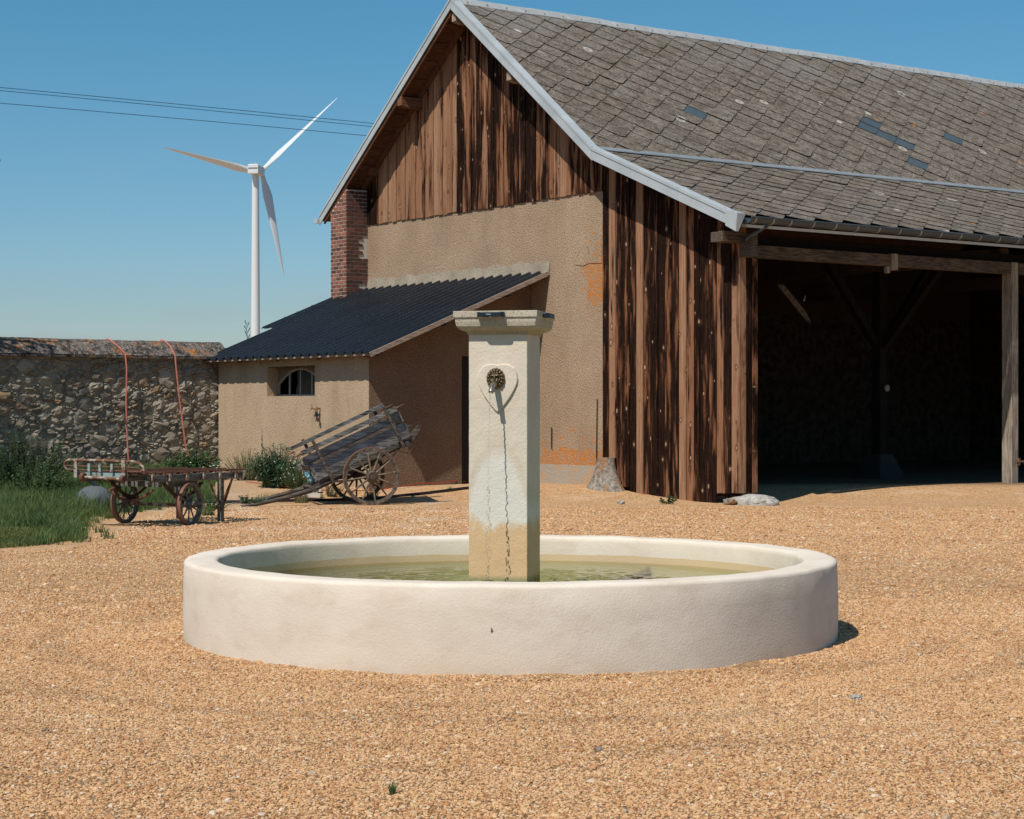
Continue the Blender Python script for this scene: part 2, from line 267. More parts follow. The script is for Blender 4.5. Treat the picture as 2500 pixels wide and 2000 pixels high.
    # basin: pale rose render, with a tan damp line inside at the water
    m = Mt('pale basin render'); o = m.obj(); b = m.noise(o, 1.1, 6, .62); b2 = m.noise(m.mapv(o, scale=(1, 1, 2)), 3.2, 6, .65); g = m.noise(o, 75, 4, .6, .3); x, y, z = m.sep(o)
    c = m.mix(m.ramp(b, [(.32, 0), (.68, 1)]), (.63, .535, .435), (.73, .645, .545)); c = m.mix(m.ramp(b2, [(.50, 0), (.74, .42)]), c, (.50, .385, .29))
    c = m.mix(m.math('MULTIPLY', m.rng(z, .16, .0), m.ramp(m.noise(o, 2.2, 5), [(.4, 0), (.65, .55)])), c, (.46, .31, .18))
    rr = m.math('SQRT', m.math('ADD', m.math('MULTIPLY', x, x), m.math('MULTIPLY', y, y)))
    ins = m.math('LESS_THAN', rr, 2.2)
    wet = m.math('MULTIPLY', ins, m.math('LESS_THAN', m.math('ADD', z, m.math('MULTIPLY', m.noise(o, 2.6, 4), -.035)), .405))
    c = m.mix(m.math('MULTIPLY', wet, .85), c, (.58, .42, .24))
    c = m.mix(m.math('MULTIPLY', m.math('LESS_THAN', z, .36), ins), c, (.44, .43, .24))
    MAT['basin'] = m.fin(c, .9, m.bump(m.math('ADD', g, m.math('MULTIPLY', m.noise(o, 7, 4), 1.0)), .24, .012), spec=.12)
    # pillar stone
    m = Mt('cream pillar stone'); o = m.obj(); x, y, z = m.sep(o); b = m.noise(o, 2.5, 5, .6); g = m.noise(o, 60, 3, .6); rag = m.noise(m.mapv(o, scale=(1, 1, .45)), 11, 6, .68); drip = m.noise(m.mapv(o, scale=(1, 1, .10)), 20, 3)
    c = m.mix(m.ramp(b, [(.3, 0), (.7, 1)]), (.55, .475, .37), (.65, .575, .465))
    zz = m.math('ADD', z, m.math('ADD', m.math('MULTIPLY', m.math('SUBTRACT', rag, .5), .42), m.math('MULTIPLY', m.math('SUBTRACT', drip, .5), .10)))
    arch = m.math('ADD', z, m.math('MULTIPLY', m.math('MULTIPLY', x, x), 7.5))
    arch = m.math('ADD', arch, m.math('MULTIPLY', m.math('SUBTRACT', b, .5), .35))
    c = m.mix(m.math('MULTIPLY', m.rng(arch, 1.50, 1.38), .5), c, (.50, .38, .24))
    c = m.mix(m.rng(arch, 1.44, 1.28, 0, .95), c, m.mix(b, (.61, .565, .49), (.69, .65, .575)))
    c = m.mix(m.rng(zz, .85, .775), c, m.mix(b, (.57, .37, .20), (.66, .455, .265)))
    c = m.mix(m.rng(z, .42, .385), c, (.30, .27, .14))
    c = m.mix(m.math('MULTIPLY', m.rng(z, 2.05, 2.24), m.ramp(m.noise(o, 7, 4), [(.4, 0), (.7, .35)])), c, (.36, .30, .22))
    MAT['pillar'] = m.fin(c, .88, m.bump(m.math('ADD', g, m.math('MULTIPLY', m.noise(o, 8, 4), 2)), .35, .01), spec=.15)
    m = Mt('pitted cap stone'); o = m.obj(); b = m.noise(o, 5, 5, .6); g = m.noise(o, 95, 3, .7); x, y, z = m.sep(o)
    c = m.mix(m.ramp(b, [(.3, 0), (.7, 1)]), (.42, .37, .28), (.53, .47, .37)); c = m.mix(m.ramp(g, [(.34, .85), (.46, 0)]), c, (.12, .095, .06)); c = m.mix(m.rng(z, 2.30, 2.235, 0, .35), c, (.34, .25, .13))
    MAT['cap'] = m.fin(c, .92, m.bump(g, .5, .006), spec=.12)
    m = Mt('aged bronze'); o = m.obj(); g = m.noise(o, 30, 4); ge = m.new('NewGeometry')
    c = m.mix(m.ramp(ge.outputs['Pointiness'], [(.46, 0), (.60, 1)]), (.025, .016, .009), (.36, .25, .13)); c = m.mix(m.ramp(g, [(.5, 0), (.7, .4)]), c, (.16, .15, .10))  # highlights put into the colour: raised parts lighter, hollows darker
    MAT['bronze'] = m.fin(c, .42, metal=.75, spec=.5)
    MAT['spout'] = metal('tinned spout', (.20, .19, .16), (.33, .31, .27), .35, .8, 20)
    def plain(name, c1, rough=.6, metal_=0, spec=.4):
        m = Mt(name); o = m.obj(); c = m.mix(m.noise(o, 12, 3), tuple(q*.85 for q in c1), tuple(min(1, q*1.12) for q in c1)); return m.fin(c, rough, metal=metal_, spec=spec)
    MAT['lampblack'] = plain('black lamp plastic', (.008, .017, .026), .35); MAT['lampled'] = plain('lamp lens', (.75, .72, .62), .3); MAT['print'] = plain('white print', (.75, .77, .78), .5)
    MAT['cord'] = plain('salmon cord', (.50, .16, .11), .6); MAT['hose'] = plain('red hose', (.34, .05, .03), .5); MAT['blackpipe'] = plain('black pipe', (.012, .015, .02), .35); MAT['wire'] = plain('power cable', (.02, .055, .09), .6)  # blue of the power cable paints distance haze into it
    MAT['white'] = plain('turbine white', (.62, .64, .65), .45); MAT['grille'] = plain('nacelle grille', (.10, .14, .17), .6)
    MAT['dark'] = plain('dark interior', (.006, .006, .007), .9, spec=0); MAT['doorblack'] = plain('doorway dark paint', (.010, .010, .011), .7)  # near-black colours painted for the darkness indoors and in the doorway
    MAT['concrete'] = plain('concrete', (.045, .043, .04), .9, spec=.05)
    MAT['cloth'] = plain('blue plastic bag', (.14, .34, .40), .4); MAT['whiteblock'] = plain('white block', (.60, .57, .52), .8)
    MAT['brass'] = metal('old brass tap', (.22, .12, .05), (.36, .22, .10), .5, .5, 20)
    MAT['winframe'] = plain('grey window iron', (.30, .28, .25), .7); MAT['tanktin'] = plain('grey tub', (.10, .11, .12), .8)
    m = Mt('dusty window glass'); MAT['glass'] = m.fin((.030, .034, .032), .12, spec=.5)
    m = Mt('pier base stone'); o = m.obj(); g = m.noise(o, 14, 6, .7); b = m.noise(o, 3.2, 4)
    c = m.mix(m.ramp(g, [(.38, 0), (.6, 1)]), (.12, .10, .08), (.34, .30, .25)); c = m.mix(m.ramp(b, [(.50, 0), (.60, .75)]), c, (.30, .13, .04)); MAT['rock'] = m.fin(c, .95, m.bump(g, .8, .03), spec=.1)
    m = Mt('pale rubble stone'); o = m.obj(); g = m.noise(o, 11, 6, .7); c = m.mix(m.ramp(g, [(.38, 0), (.6, 1)]), (.24, .215, .185), (.50, .47, .42)); MAT['palerock'] = m.fin(c, .95, m.bump(g, .8, .03), spec=.1)
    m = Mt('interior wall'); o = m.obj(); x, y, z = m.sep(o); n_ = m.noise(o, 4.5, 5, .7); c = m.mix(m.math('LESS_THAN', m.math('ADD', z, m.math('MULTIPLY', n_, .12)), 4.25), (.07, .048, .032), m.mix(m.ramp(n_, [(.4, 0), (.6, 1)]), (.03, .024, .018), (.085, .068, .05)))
    MAT['interior'] = m.fin(c, .95, m.bump(n_, .8, .05), spec=.05)
    # foliage
    def leafm(name, a, b, dry=None):
        m = Mt(name); r = m.noise(m.obj(), 2.2, 3); r2 = m.noise(m.obj(), 19, 2); c = m.mix(m.ramp(r, [(.35, 0), (.65, 1)]), a, b)
        if dry: c = m.mix(m.ramp(r2, [(.55, 0), (.70, .75)]), c, dry)
        m.fin(c, .6, spec=.25)
        tr = m.new('BsdfTranslucent'); m.put(tr.inputs[0], m.mix(.5, c, (.12, .17, .03))); mx = m.new('MixShader'); mx.inputs[0].default_value = .28
        m.t.links.new(m.b.outputs[0], mx.inputs[1]); m.t.links.new(tr.outputs[0], mx.inputs[2]); m.t.links.new(mx.outputs[0], m.out.inputs[0]); return m.m
    MAT['grass'] = leafm('long grass', (.048, .098, .030), (.12, .18, .055), (.26, .25, .11))
    MAT['lawn'] = leafm('short lawn', (.085, .12, .035), (.15, .17, .055), (.24, .21, .09))
    MAT['leafdark'] = leafm('dark leaves', (.018, .045, .022), (.035, .075, .030))
    MAT['leafgreen'] = leafm('green weed leaves', (.045, .105, .042), (.08, .155, .058), (.14, .17, .06))
    MAT['leafblue'] = leafm('blue-green weed leaves', (.060, .125, .085), (.12, .20, .125), (.12, .16, .07))
    MAT['straw'] = leafm('straw', (.20, .17, .08), (.30, .25, .13), (.12, .16, .05))
    MAT['stem'] = plain('green stem', (.09, .11, .045), .7); MAT['bark'] = plain('bark', (.06, .045, .032), .9); MAT['flower'] = plain('white flowers', (.7, .7, .62), .7)
    MAT['seed'] = plain('red-brown seed heads', (.30, .12, .04), .8)
    # water
    m = Mt('pool water'); o = m.obj(); x, y, z = m.sep(o)
    d2 = m.math('SQRT', m.math('ADD', m.math('MULTIPLY', x, x), m.math('MULTIPLY', y, y)))
    amp = m.rng(d2, 1.6, .35, .06, 1)
    w1 = m.noise(m.mapv(o, scale=(1, 1.0, 1)), 8, 3, .5, .6); w2 = m.noise(m.mapv(o, scale=(1, 1, 1)), 19, 2)
    hh = m.math('MULTIPLY', m.math('ADD', w1, m.math('MULTIPLY', w2, .35)), amp); nb = m.bump(hh, .5, .02)
    fr = m.new('Fresnel'); fr.inputs[0].default_value = 1.33; m.put(fr.inputs['Normal'], nb)
    tp = m.new('BsdfTransparent'); m.put(tp.inputs[0], (.90, .91, .76)); gl = m.new('BsdfGlossy'); gl.inputs['Roughness'].default_value = .03; m.put(gl.inputs['Normal'], nb)
    mx = m.new('MixShader'); m.t.links.new(fr.outputs[0], mx.inputs[0]); m.t.links.new(tp.outputs[0], mx.inputs[1]); m.t.links.new(gl.outputs[0], mx.inputs[2]); m.t.links.new(mx.outputs[0], m.out.inputs[0])
    MAT['water'] = m.m
    m = Mt('falling water'); gl = m.new('BsdfGlossy'); gl.inputs['Roughness'].default_value = .05; tp = m.new('BsdfTransparent'); m.put(tp.inputs[0], (.80, .80, .78)); fr = m.new('Fresnel'); fr.inputs[0].default_value = 1.5
    mx = m.new('MixShader'); m.t.links.new(fr.outputs[0], mx.inputs[0]); m.t.links.new(tp.outputs[0], mx.inputs[1]); m.t.links.new(gl.outputs[0], mx.inputs[2]); m.t.links.new(mx.outputs[0], m.out.inputs[0]); MAT['stream'] = m.m
    m = Mt('clear falling water'); MAT['stream'] = m.fin((.97, .98, .97), .03, spec=.5, trans=1.0); m.b.inputs['IOR'].default_value = 1.33
mk()

# ------------------------------------------------------------------ mesh helper
class MB:
    def __init__(s): s.v = []; s.f = []
    def add(s, vs, fs, M=None):
        o = len(s.v); s.v += [tuple(M @ Vector(p)) if M is not None else tuple(p) for p in vs]; s.f += [tuple(i+o for i in f) for f in fs]; return s
    BF = [(0, 3, 2, 1), (4, 5, 6, 7), (0, 1, 5, 4), (1, 2, 6, 5), (2, 3, 7, 6), (3, 0, 4, 7)]
    def box(s, x0, x1, y0, y1, z0, z1, M=None):
        return s.add([(x0, y0, z0), (x1, y0, z0), (x1, y1, z0), (x0, y1, z0), (x0, y0, z1), (x1, y0, z1), (x1, y1, z1), (x0, y1, z1)], MB.BF, M)
    def hexa(s, p8): return s.add(p8, MB.BF)
    def beam(s, p, q, w, hgt, up=(0, 0, 1), w2=None, h2=None):
        p = Vector(p); q = Vector(q); d = (q-p).normalized(); u = Vector(up)
        sd = d.cross(u); sd = sd.normalized() if sd.length > 1e-5 else Vector((1, 0, 0)); u = sd.cross(d)
        w2 = w if w2 is None else w2; h2 = hgt if h2 is None else h2
        P = []
        for c, ww, hh in ((p, w, hgt), (q, w2, h2)): P += [c-sd*ww/2-u*hh/2, c+sd*ww/2-u*hh/2, c+sd*ww/2+u*hh/2, c-sd*ww/2+u*hh/2]
        return s.add(P, MB.BF)
    def tube(s, pts, r, seg=8, cap=True):
        pts = [Vector(p) for p in pts]; n = len(pts); rr = r if isinstance(r, (list, tuple)) else [r]*n
        o = len(s.v); prev = None
        for i, p in enumerate(pts):
            d = (pts[min(i+1, n-1)]-pts[max(i-1, 0)]).normalized()
            if prev is None:
                a = d.cross(Vector((0, 0, 1)))
                if a.length < 1e-3: a = d.cross(Vector((1, 0, 0)))
            else: a = prev - d*prev.dot(d)
            a.normalize(); prev = a; b = d.cross(a)
            for k in range(seg):
                t = 2*math.pi*k/seg; s.v.append(tuple(p+(a*math.cos(t)+b*math.sin(t))*rr[i]))
        for i in range(n-1):
            for k in range(seg):
                k2 = (k+1) % seg; s.f.append((o+i*seg+k, o+i*seg+k2, o+(i+1)*seg+k2, o+(i+1)*seg+k))
        if cap: s.f.append(tuple(o+k for k in range(seg))[::-1]); s.f.append(tuple(o+(n-1)*seg+k for k in range(seg)))
        return s
    def lathe(s, prof, seg=32, M=None, closed=False):
        vs = []; fs = []; n = len(prof)
        for r, z in prof:
            for k in range(seg): t = 2*math.pi*k/seg; vs.append((r*math.cos(t), r*math.sin(t), z))
        for i in range(n if closed else n-1):
            j = (i+1) % n
            for k in range(seg): k2 = (k+1) % seg; fs.append((i*seg+k, i*seg+k2, j*seg+k2, j*seg+k))
        return s.add(vs, fs, M)
    def prism(s, poly, fn0, fn1):      # poly of 2D points; fn maps (a,b)->3D on the two faces
        n = len(poly); vs = [fn0(*p) for p in poly]+[fn1(*p) for p in poly]
        fs = [tuple(range(n))[::-1], tuple(range(n, 2*n))]+[(i, (i+1) % n, n+(i+1) % n, n+i) for i in range(n)]
        return s.add(vs, fs)
    def blob(s, c, r, seg=7, ring=4, jit=.18, rn=rnd, M=None, flat=None):
        vs = [(0, 0, -1)]
        for i in range(1, ring):
            ph = math.pi*i/ring-math.pi/2
            for k in range(seg): t = 2*math.pi*(k+.5*(i % 2))/seg; vs.append((math.cos(ph)*math.cos(t), math.cos(ph)*math.sin(t), math.sin(ph)))
        vs.append((0, 0, 1)); vs = [Vector(p)*(1+rn.uniform(-jit, jit)) for p in vs]
        vs = [(c[0]+p.x*r[0], c[1]+p.y*r[1], c[2]+p.z*r[2]) for p in vs]
        fs = [(0, 1+(k+1) % seg, 1+k) for k in range(seg)]
        for i in range(ring-2):
            for k in range(seg): a = 1+i*seg; b = a+seg; fs.append((a+k, a+(k+1) % seg, b+(k+1) % seg, b+k))
        a = 1+(ring-2)*seg; t = len(vs)-1; fs += [(a+k, a+(k+1) % seg, t) for k in range(seg)]
        return s.add(vs, fs, M)
    def mesh(s, name):
        me = bpy.data.meshes.new(name); me.from_pydata([tuple(p) for p in s.v], [], s.f); me.update(); return me

def fixn(me):
    bm = bmesh.new(); bm.from_mesh(me); bmesh.ops.recalc_face_normals(bm, faces=bm.faces); bm.to_mesh(me); bm.free()
def part(name, mb, mat, parent=None, smooth=False, label=None, bevel=0, col=None, kind=None, fix=True, M=None):
    me = mb.mesh(name) if isinstance(mb, MB) else mb
    if isinstance(mb, MB) and fix: fixn(me)
    if mat is not None and not me.materials: me.materials.append(MAT[mat] if isinstance(mat, str) else mat)
    o = bpy.data.objects.new(name, me); COL.objects.link(o)
    if parent is not None: o.parent = parent
    if M is not None: o.matrix_local = M
    if smooth:
        for p in me.polygons: p.use_smooth = True
        if smooth != 'all':
            try: me.set_sharp_from_angle(angle=R(40))
            except Exception: pass
    if bevel:
        b = o.modifiers.new('bevel', 'BEVEL'); b.width = bevel; b.segments = 2; b.limit_method = 'ANGLE'
    if col: o.color = (*col, 1)
    if label: o['label'] = label
    if kind: o['kind'] = kind
    return o
def tag(o, label, cat, group=None, kind=None):
    o['label'] = label; o['category'] = cat
    if group: o['group'] = group
    if kind: o['kind'] = kind
    return o
def thing(name, label, cat, loc=(0, 0, 0), rotz=0, group=None):
    o = bpy.data.objects.new(name, None); COL.objects.link(o); o.location = loc; o.rotation_euler = (0, 0, rotz); o.empty_display_size = .2
    return tag(o, label, cat, group)
def struct(name, mb, mat, **k):
    o = part(name, mb, mat, **k); o['kind'] = 'structure'; return o
def sst(a, b, x):
    t = max(0, min(1, (x-a)/(b-a))); return t*t*(3-2*t)

BA = math.atan2(.592, .806); BO = Vector((4.222, 33.2, 0))     # barn frame: local x along the ridge, local y across the gable
BR = Matrix.Translation(BO) @ Matrix.Rotation(BA, 4, 'Z')
def bw(d, s, z): return BR @ Vector((d, s, z))
BI = BR.inverted()
def gh(x, y):                                                   # ground height
    g = .20*sst(34.2, 37.2, y)+.16*sst(37.2, 41.5, y)*sst(1.0, -2.5, x)
    if y < 60: g += .012*mnoise.noise((x*.9, y*.9, 0))+.006*mnoise.noise((x*3, y*3, 4))
    r = math.hypot(x+.01, y-14.2)
    if r < 3.4: g = g*.3+.028*sst(2.95, 2.37, r)*(0.5+.8*mnoise.noise((x*2.2, y*2.2, 9)))+.012*mnoise.noise((x*7, y*7, 2))*sst(2.7, 2.4, r)
    return g

# ================================================================== GROUND
def axis(a, b, step): n = max(1, round((b-a)/step)); return [a+(b-a)*i/n for i in range(n)]
xs = [-3000, -900, -300, -120, -60]+axis(-40, -14, 2)+axis(-14, 14, .16)+axis(14, 40, 2)+[40, 60, 120, 300, 900, 3000]
ys = [-300, -80, -30, -10]+axis(0, 7, 1)+axis(7, 22, .12)+axis(22, 44, .2)+axis(44, 60, 2)+[60, 90, 140, 260, 600, 1500, 4000, 8000]
mb = MB(); mb.v = [(x, y, gh(x, y)) for y in ys for x in xs]; nx = len(xs)
mb.f = [(j*nx+i, j*nx+i+1, (j+1)*nx+i+1, (j+1)*nx+i) for j in range(len(ys)-1) for i in range(nx-1)]
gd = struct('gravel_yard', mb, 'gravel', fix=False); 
for p in gd.data.polygons: p.use_smooth = True

# loose pebbles in the foreground: one geometry-nodes object
def pebbles():
    m2 = MB(); xs2 = axis(-10, 10, .2)+[10]; ys2 = axis(7.2, 33.4, .2)+[33.4]; n = len(xs2)
    m2.v = [(x, y, gh(x, y)+.001) for y in ys2 for x in xs2]
    for j in range(len(ys2)-1):
        for i in range(n-1):
            x, y = xs2[i]+.1, ys2[j]+.1
            if abs(x) > y*.272+.35 or math.hypot(x+.01, y-14.2) < 2.30: continue
            if x < -5.3+(y-24)*-.05 and y > 22.6 and x < -5.3: continue
            m2.f.append((j*n+i, j*n+i+1, (j+1)*n+i+1, (j+1)*n+i))
    me = m2.mesh('loose_gravel'); o = bpy.data.objects.new('loose_gravel', me); COL.objects.link(o); me.materials.append(MAT['pebble'])
    o['kind'] = 'stuff'; tag(o, 'loose orange and tan pebbles covering the yard in front of the round basin', 'gravel', kind='stuff')
    at = me.attributes.new('dens', 'FLOAT', 'POINT')
    for i, v in enumerate(me.vertices): at.data[i].value = (.075+.925*max(.0, 1-sst(11.5, 19.3, v.co.y))**1.3)*(1-sst(31.0, 33.3, v.co.y))
    ng = bpy.data.node_groups.new('pebbles', 'GeometryNodeTree'); ng.interface.new_socket('Geometry', in_out='INPUT', socket_type='NodeSocketGeometry'); ng.interface.new_socket('Geometry', in_out='OUTPUT', socket_type='NodeSocketGeometry')
    N = ng.nodes.new; L = ng.links.new
    gi = N('NodeGroupInput'); go = N('NodeGroupOutput'); dp = N('GeometryNodeDistributePointsOnFaces'); dp.inputs['Density'].default_value = 3300
    na = N('GeometryNodeInputNamedAttribute'); na.data_type = 'FLOAT'; na.inputs['Name'].default_value = 'dens'
    mu = N('ShaderNodeMath'); mu.operation = 'MULTIPLY'; mu.inputs[1].default_value = 5200; L(na.outputs['Attribute'], mu.inputs[0]); L(mu.outputs[0], dp.inputs['Density'])
    ic = N('GeometryNodeMeshIcoSphere'); ic.inputs['Radius'].default_value = 1; ic.inputs['Subdivisions'].default_value = 2
    sp = N('GeometryNodeSetPosition'); nz = N('ShaderNodeTexNoise'); nz.inputs['Scale'].default_value = 1.1
    vs = N('ShaderNodeVectorMath'); vs.operation = 'SUBTRACT'; vs.inputs[1].default_value = (.5, .5, .5); L(nz.outputs['Color'], vs.inputs[0]); L(vs.outputs[0], sp.inputs['Offset']); L(ic.outputs[0], sp.inputs[0])
    sm = N('GeometryNodeSetMaterial'); sm.inputs['Material'].default_value = MAT['pebble']; L(sp.outputs[0], sm.inputs[0])
    ii = N('GeometryNodeInstanceOnPoints'); L(gi.outputs[0], dp.inputs[0]); L(dp.outputs[0], ii.inputs['Points']); L(sm.outputs[0], ii.inputs['Instance'])
    rr = N('FunctionNodeRandomValue'); rr.data_type = 'FLOAT_VECTOR'; rr.inputs[0].default_value = (-.5, -.5, 0); rr.inputs[1].default_value = (.5, .5, 6.28); L(rr.outputs[0], ii.inputs['Rotation'])
    rs = N('FunctionNodeRandomValue'); rs.data_type = 'FLOAT_VECTOR'; rs.inputs[0].default_value = (.0042, .0036, .0025); rs.inputs[1].default_value = (.0112, .0088, .0062); rs.inputs['Seed'].default_value = 5; ps = N('GeometryNodeInputPosition'); sx_ = N('ShaderNodeSeparateXYZ'); L(ps.outputs[0], sx_.inputs[0]); mr = N('ShaderNodeMapRange'); mr.inputs[1].default_value = 12; mr.inputs[2].default_value = 24; mr.inputs[3].default_value = 1; mr.inputs[4].default_value = 1.9; L(sx_.outputs[1], mr.inputs[0]); rf = N('FunctionNodeRandomValue'); rf.data_type = 'FLOAT'; rf.inputs['Seed'].default_value = 9; pw = N('ShaderNodeMath'); pw.operation = 'POWER'; pw.inputs[1].default_value = 40; L(rf.outputs[1], pw.inputs[0]); ma = N('ShaderNodeMath'); ma.operation = 'MULTIPLY_ADD'; ma.inputs[1].default_value = 1.5; ma.inputs[2].default_value = .96; L(pw.outputs[0], ma.inputs[0]); mm_ = N('ShaderNodeMath'); mm_.operation = 'MULTIPLY'; L(ma.outputs[0], mm_.inputs[0]); L(mr.outputs[0], mm_.inputs[1]); vm = N('ShaderNodeVectorMath'); vm.operation = 'SCALE'; L(rs.outputs[0], vm.inputs[0]); L(mm_.outputs[0], vm.inputs['Scale']); L(vm.outputs[0], ii.inputs['Scale'])
    jn = N('GeometryNodeJoinGeometry'); L(ii.outputs[0], jn.inputs[0]); L(jn.outputs[0], go.inputs[0])
    md = o.modifiers.new('pebbles', 'NODES'); md.node_group = ng
pebbles()
# a few bigger stones lying on the gravel
for i, (x, y, r, lb, mt) in enumerate([(1.96, 10.95, .034, 'single larger white stone on the gravel right of the basin', 'palerock'), (.42, 9.3, .021, 'small dark stone on the gravel near the bottom of the photo', 'rock'),
        (1.9, 33.6, .075, 'small pale stone at the foot of the charred boards', 'palerock')]):
    m2 = MB(); m2.blob((0, 0, r*.4), (r, r*.8, r*.62), 8, 5, .14); o = part('stone', m2, mt, fix=True); o.location = (x, y, gh(x, y)); tag(o, lb, 'stone')

# ================================================================== BARN
barn = thing('barn', 'large old barn with charred board gable, stucco wall and mossy slate roof', 'barn', BO, BA)
def ztop(s):
    if s > 8.43: return 10.1-.768*(s-8.43)
    if s > 3.78: return 10.1-.7742*(8.43-s)
    return 6.5-.4016*(3.78-s)
DL = 21.0
# --- stucco gable wall
gw = MB(); gw.prism([(4.22, -.3), (12.62, -.3), (12.62, 5.84), (4.22, 5.84)], lambda s, z: (0, s, z), lambda s, z: (.35, s, z))
gwall = part('gable_wall', gw, 'gable_stucco', barn, label='rough beige stucco wall with orange lichen')
# old patch of plaster near the board joint, cracks, rusty rods
m2 = MB(); pts = [(4.235, 4.98), (4.98, 5.00), (5.02, 4.80), (5.12, 4.66), (5.06, 4.46), (4.80, 4.42), (4.62, 4.46), (4.235, 4.44)]
m2.prism(pts, lambda s, z: (-.012, s, z), lambda s, z: (.004, s, z)); part('plaster_patch', m2, 'gable_stucco', gwall)
m2 = MB(); m2.tube([(-.02, 5.79, .87), (-.025, 5.785, 1.30)], .012, 5); part('iron_rod', m2, 'rustdark', gwall)
m2 = MB(); m2.tube([(-.02, 4.38, .35), (-.03, 4.37, 1.0), (-.02, 4.36, 1.85)], .010, 5); part('iron_rod', m2, 'rustdark', gwall)
# mortar flashing band over the shed roof
m2 = MB(); n = 64
for i in range(n):
    s0, s1 = 5.86+(12.6-5.86)*i/n, 5.86+(12.6-5.86)*(i+1)/n
    t0, t1 = [4.58+.07*mnoise.noise((q*2.4, 0, 3))+.035*mnoise.noise((q*9, 2, 3)) for q in (s0, s1)]
    m2.hexa([(-.06, s0, 4.30), (.0, s0, 4.30), (.0, s1, 4.30), (-.06, s1, 4.30), (-.012, s0, t0), (.0, s0, t0), (.0, s1, t1), (-.012, s1, t1)])
part('mortar_band', m2, 'mortar', gwall)

# --- boards, with dark backing added behind them to stop light leaks
tw = part('gable_boarding', MB().prism([(.44, .1), (.44, ztop(.44)-.14), (3.78, ztop(3.78)-.16), (4.21, ztop(4.21)-.16), (4.21, .1)], lambda s, z: (.012, s, z), lambda s, z: (.06, s, z)), 'board', barn, col=(.7, .1, .3))
up = part('board_backing', MB().prism([(4.22, 5.86), (4.22, ztop(4.22)-.16), (8.43, ztop(8.43)-.16), (12.6, ztop(12.6)-.16), (12.6, 5.86)], lambda s, z: (.012, s, z), lambda s, z: (.06, s, z)), 'board', barn, col=(.7, .1, .3))
def plank(s0, s1, zb, proud, col, par, zt=None):
    m2 = MB(); g = .006; t0 = (ztop(s0)-.13) if zt is None else zt; t1 = (ztop(s1)-.13) if zt is None else zt
    sk = rnd.uniform(-.008, .008)
    m2.hexa([(-proud, s0+g, zb), (.008, s0+g, zb), (.008, s1-g, zb+sk), (-proud, s1-g, zb+sk), (-proud, s0+g, t0), (.008, s0+g, t0), (.008, s1-g, t1), (-proud, s1-g, t1)])
    return part('board', m2, 'board', par, col=col, fix=False)
edges = [4.19, 3.99, 3.79, 3.6, 3.38, 3.18, 2.99, 2.79, 2.57, 2.37, 2.21, 1.98, 1.79, 1.59, 1.43, 1.18, .99, .81, .61, .42]
bots = [.74, .74, .29, .2, .10, .07, .05, .04, .02, .0, -.03, -.03, -.03, -.04, -.04, -.04, .18, .18, .19]
chars = [.64, .18, .46, .56, .64, .13, .60, .70, .66, .50, .64, .13, .34, .68, .74, .60, .38, .60, .34]
pale = [.1, .62, .1, .1, .1, .70, .1, .1, .1, .2, .1, .75, .35, .1, .1, .15, .4, .2, .7]
for i in range(len(edges)-1):
    plank(edges[i+1], edges[i], bots[i], .022+.014*(i % 2)+rnd.uniform(0, .004), (chars[i], pale[i], rnd.random()), tw)
s = 4.21; k = 0
while s < 12.58:
    w = rnd.choice((.15, .17, .18, .19, .20, .21)); s1 = min(12.6, s+w)
    if 12.6-s1 < .09: s1 = 12.6
    f = (s-4.21)/8.4
    c0 = (.40 if s < 4.9 else .28 if s < 5.9 else .58 if s < 7.2 else .50 if s < 9.0 else .16 if s < 10.9 else .14 if s < 12.05 else .52)+rnd.uniform(-.16, .18)
    plank(s, s1, 5.80+rnd.uniform(-.018, .018), .022+.013*(k % 2)+rnd.uniform(0, .005), (max(.05, c0), min(1, max(0, .78-c0+rnd.uniform(-.15, .25))), rnd.random()), up)
    s = s1; k += 1
# corner post and side boards on the open side
m2 = MB(); m2.box(-.03, .13, .404, .418, .19, 4.85); part('board', m2, 'board', tw, col=(.18, .8, .4))
m2 = MB(); m2.box(.14, .27, .40, .415, .19, 4.3); part('board', m2, 'board', tw, col=(.60, .3, .66))
m2 = MB(); m2.box(.275, .40, .395, .415, .19, 4.3); part('board', m2, 'board', tw, col=(.50, .3, .91))
m2 = MB(); m2.box(.05, .38, .425, .72, .15, 4.32); cpost = part('corner_post', m2, 'beam', barn)
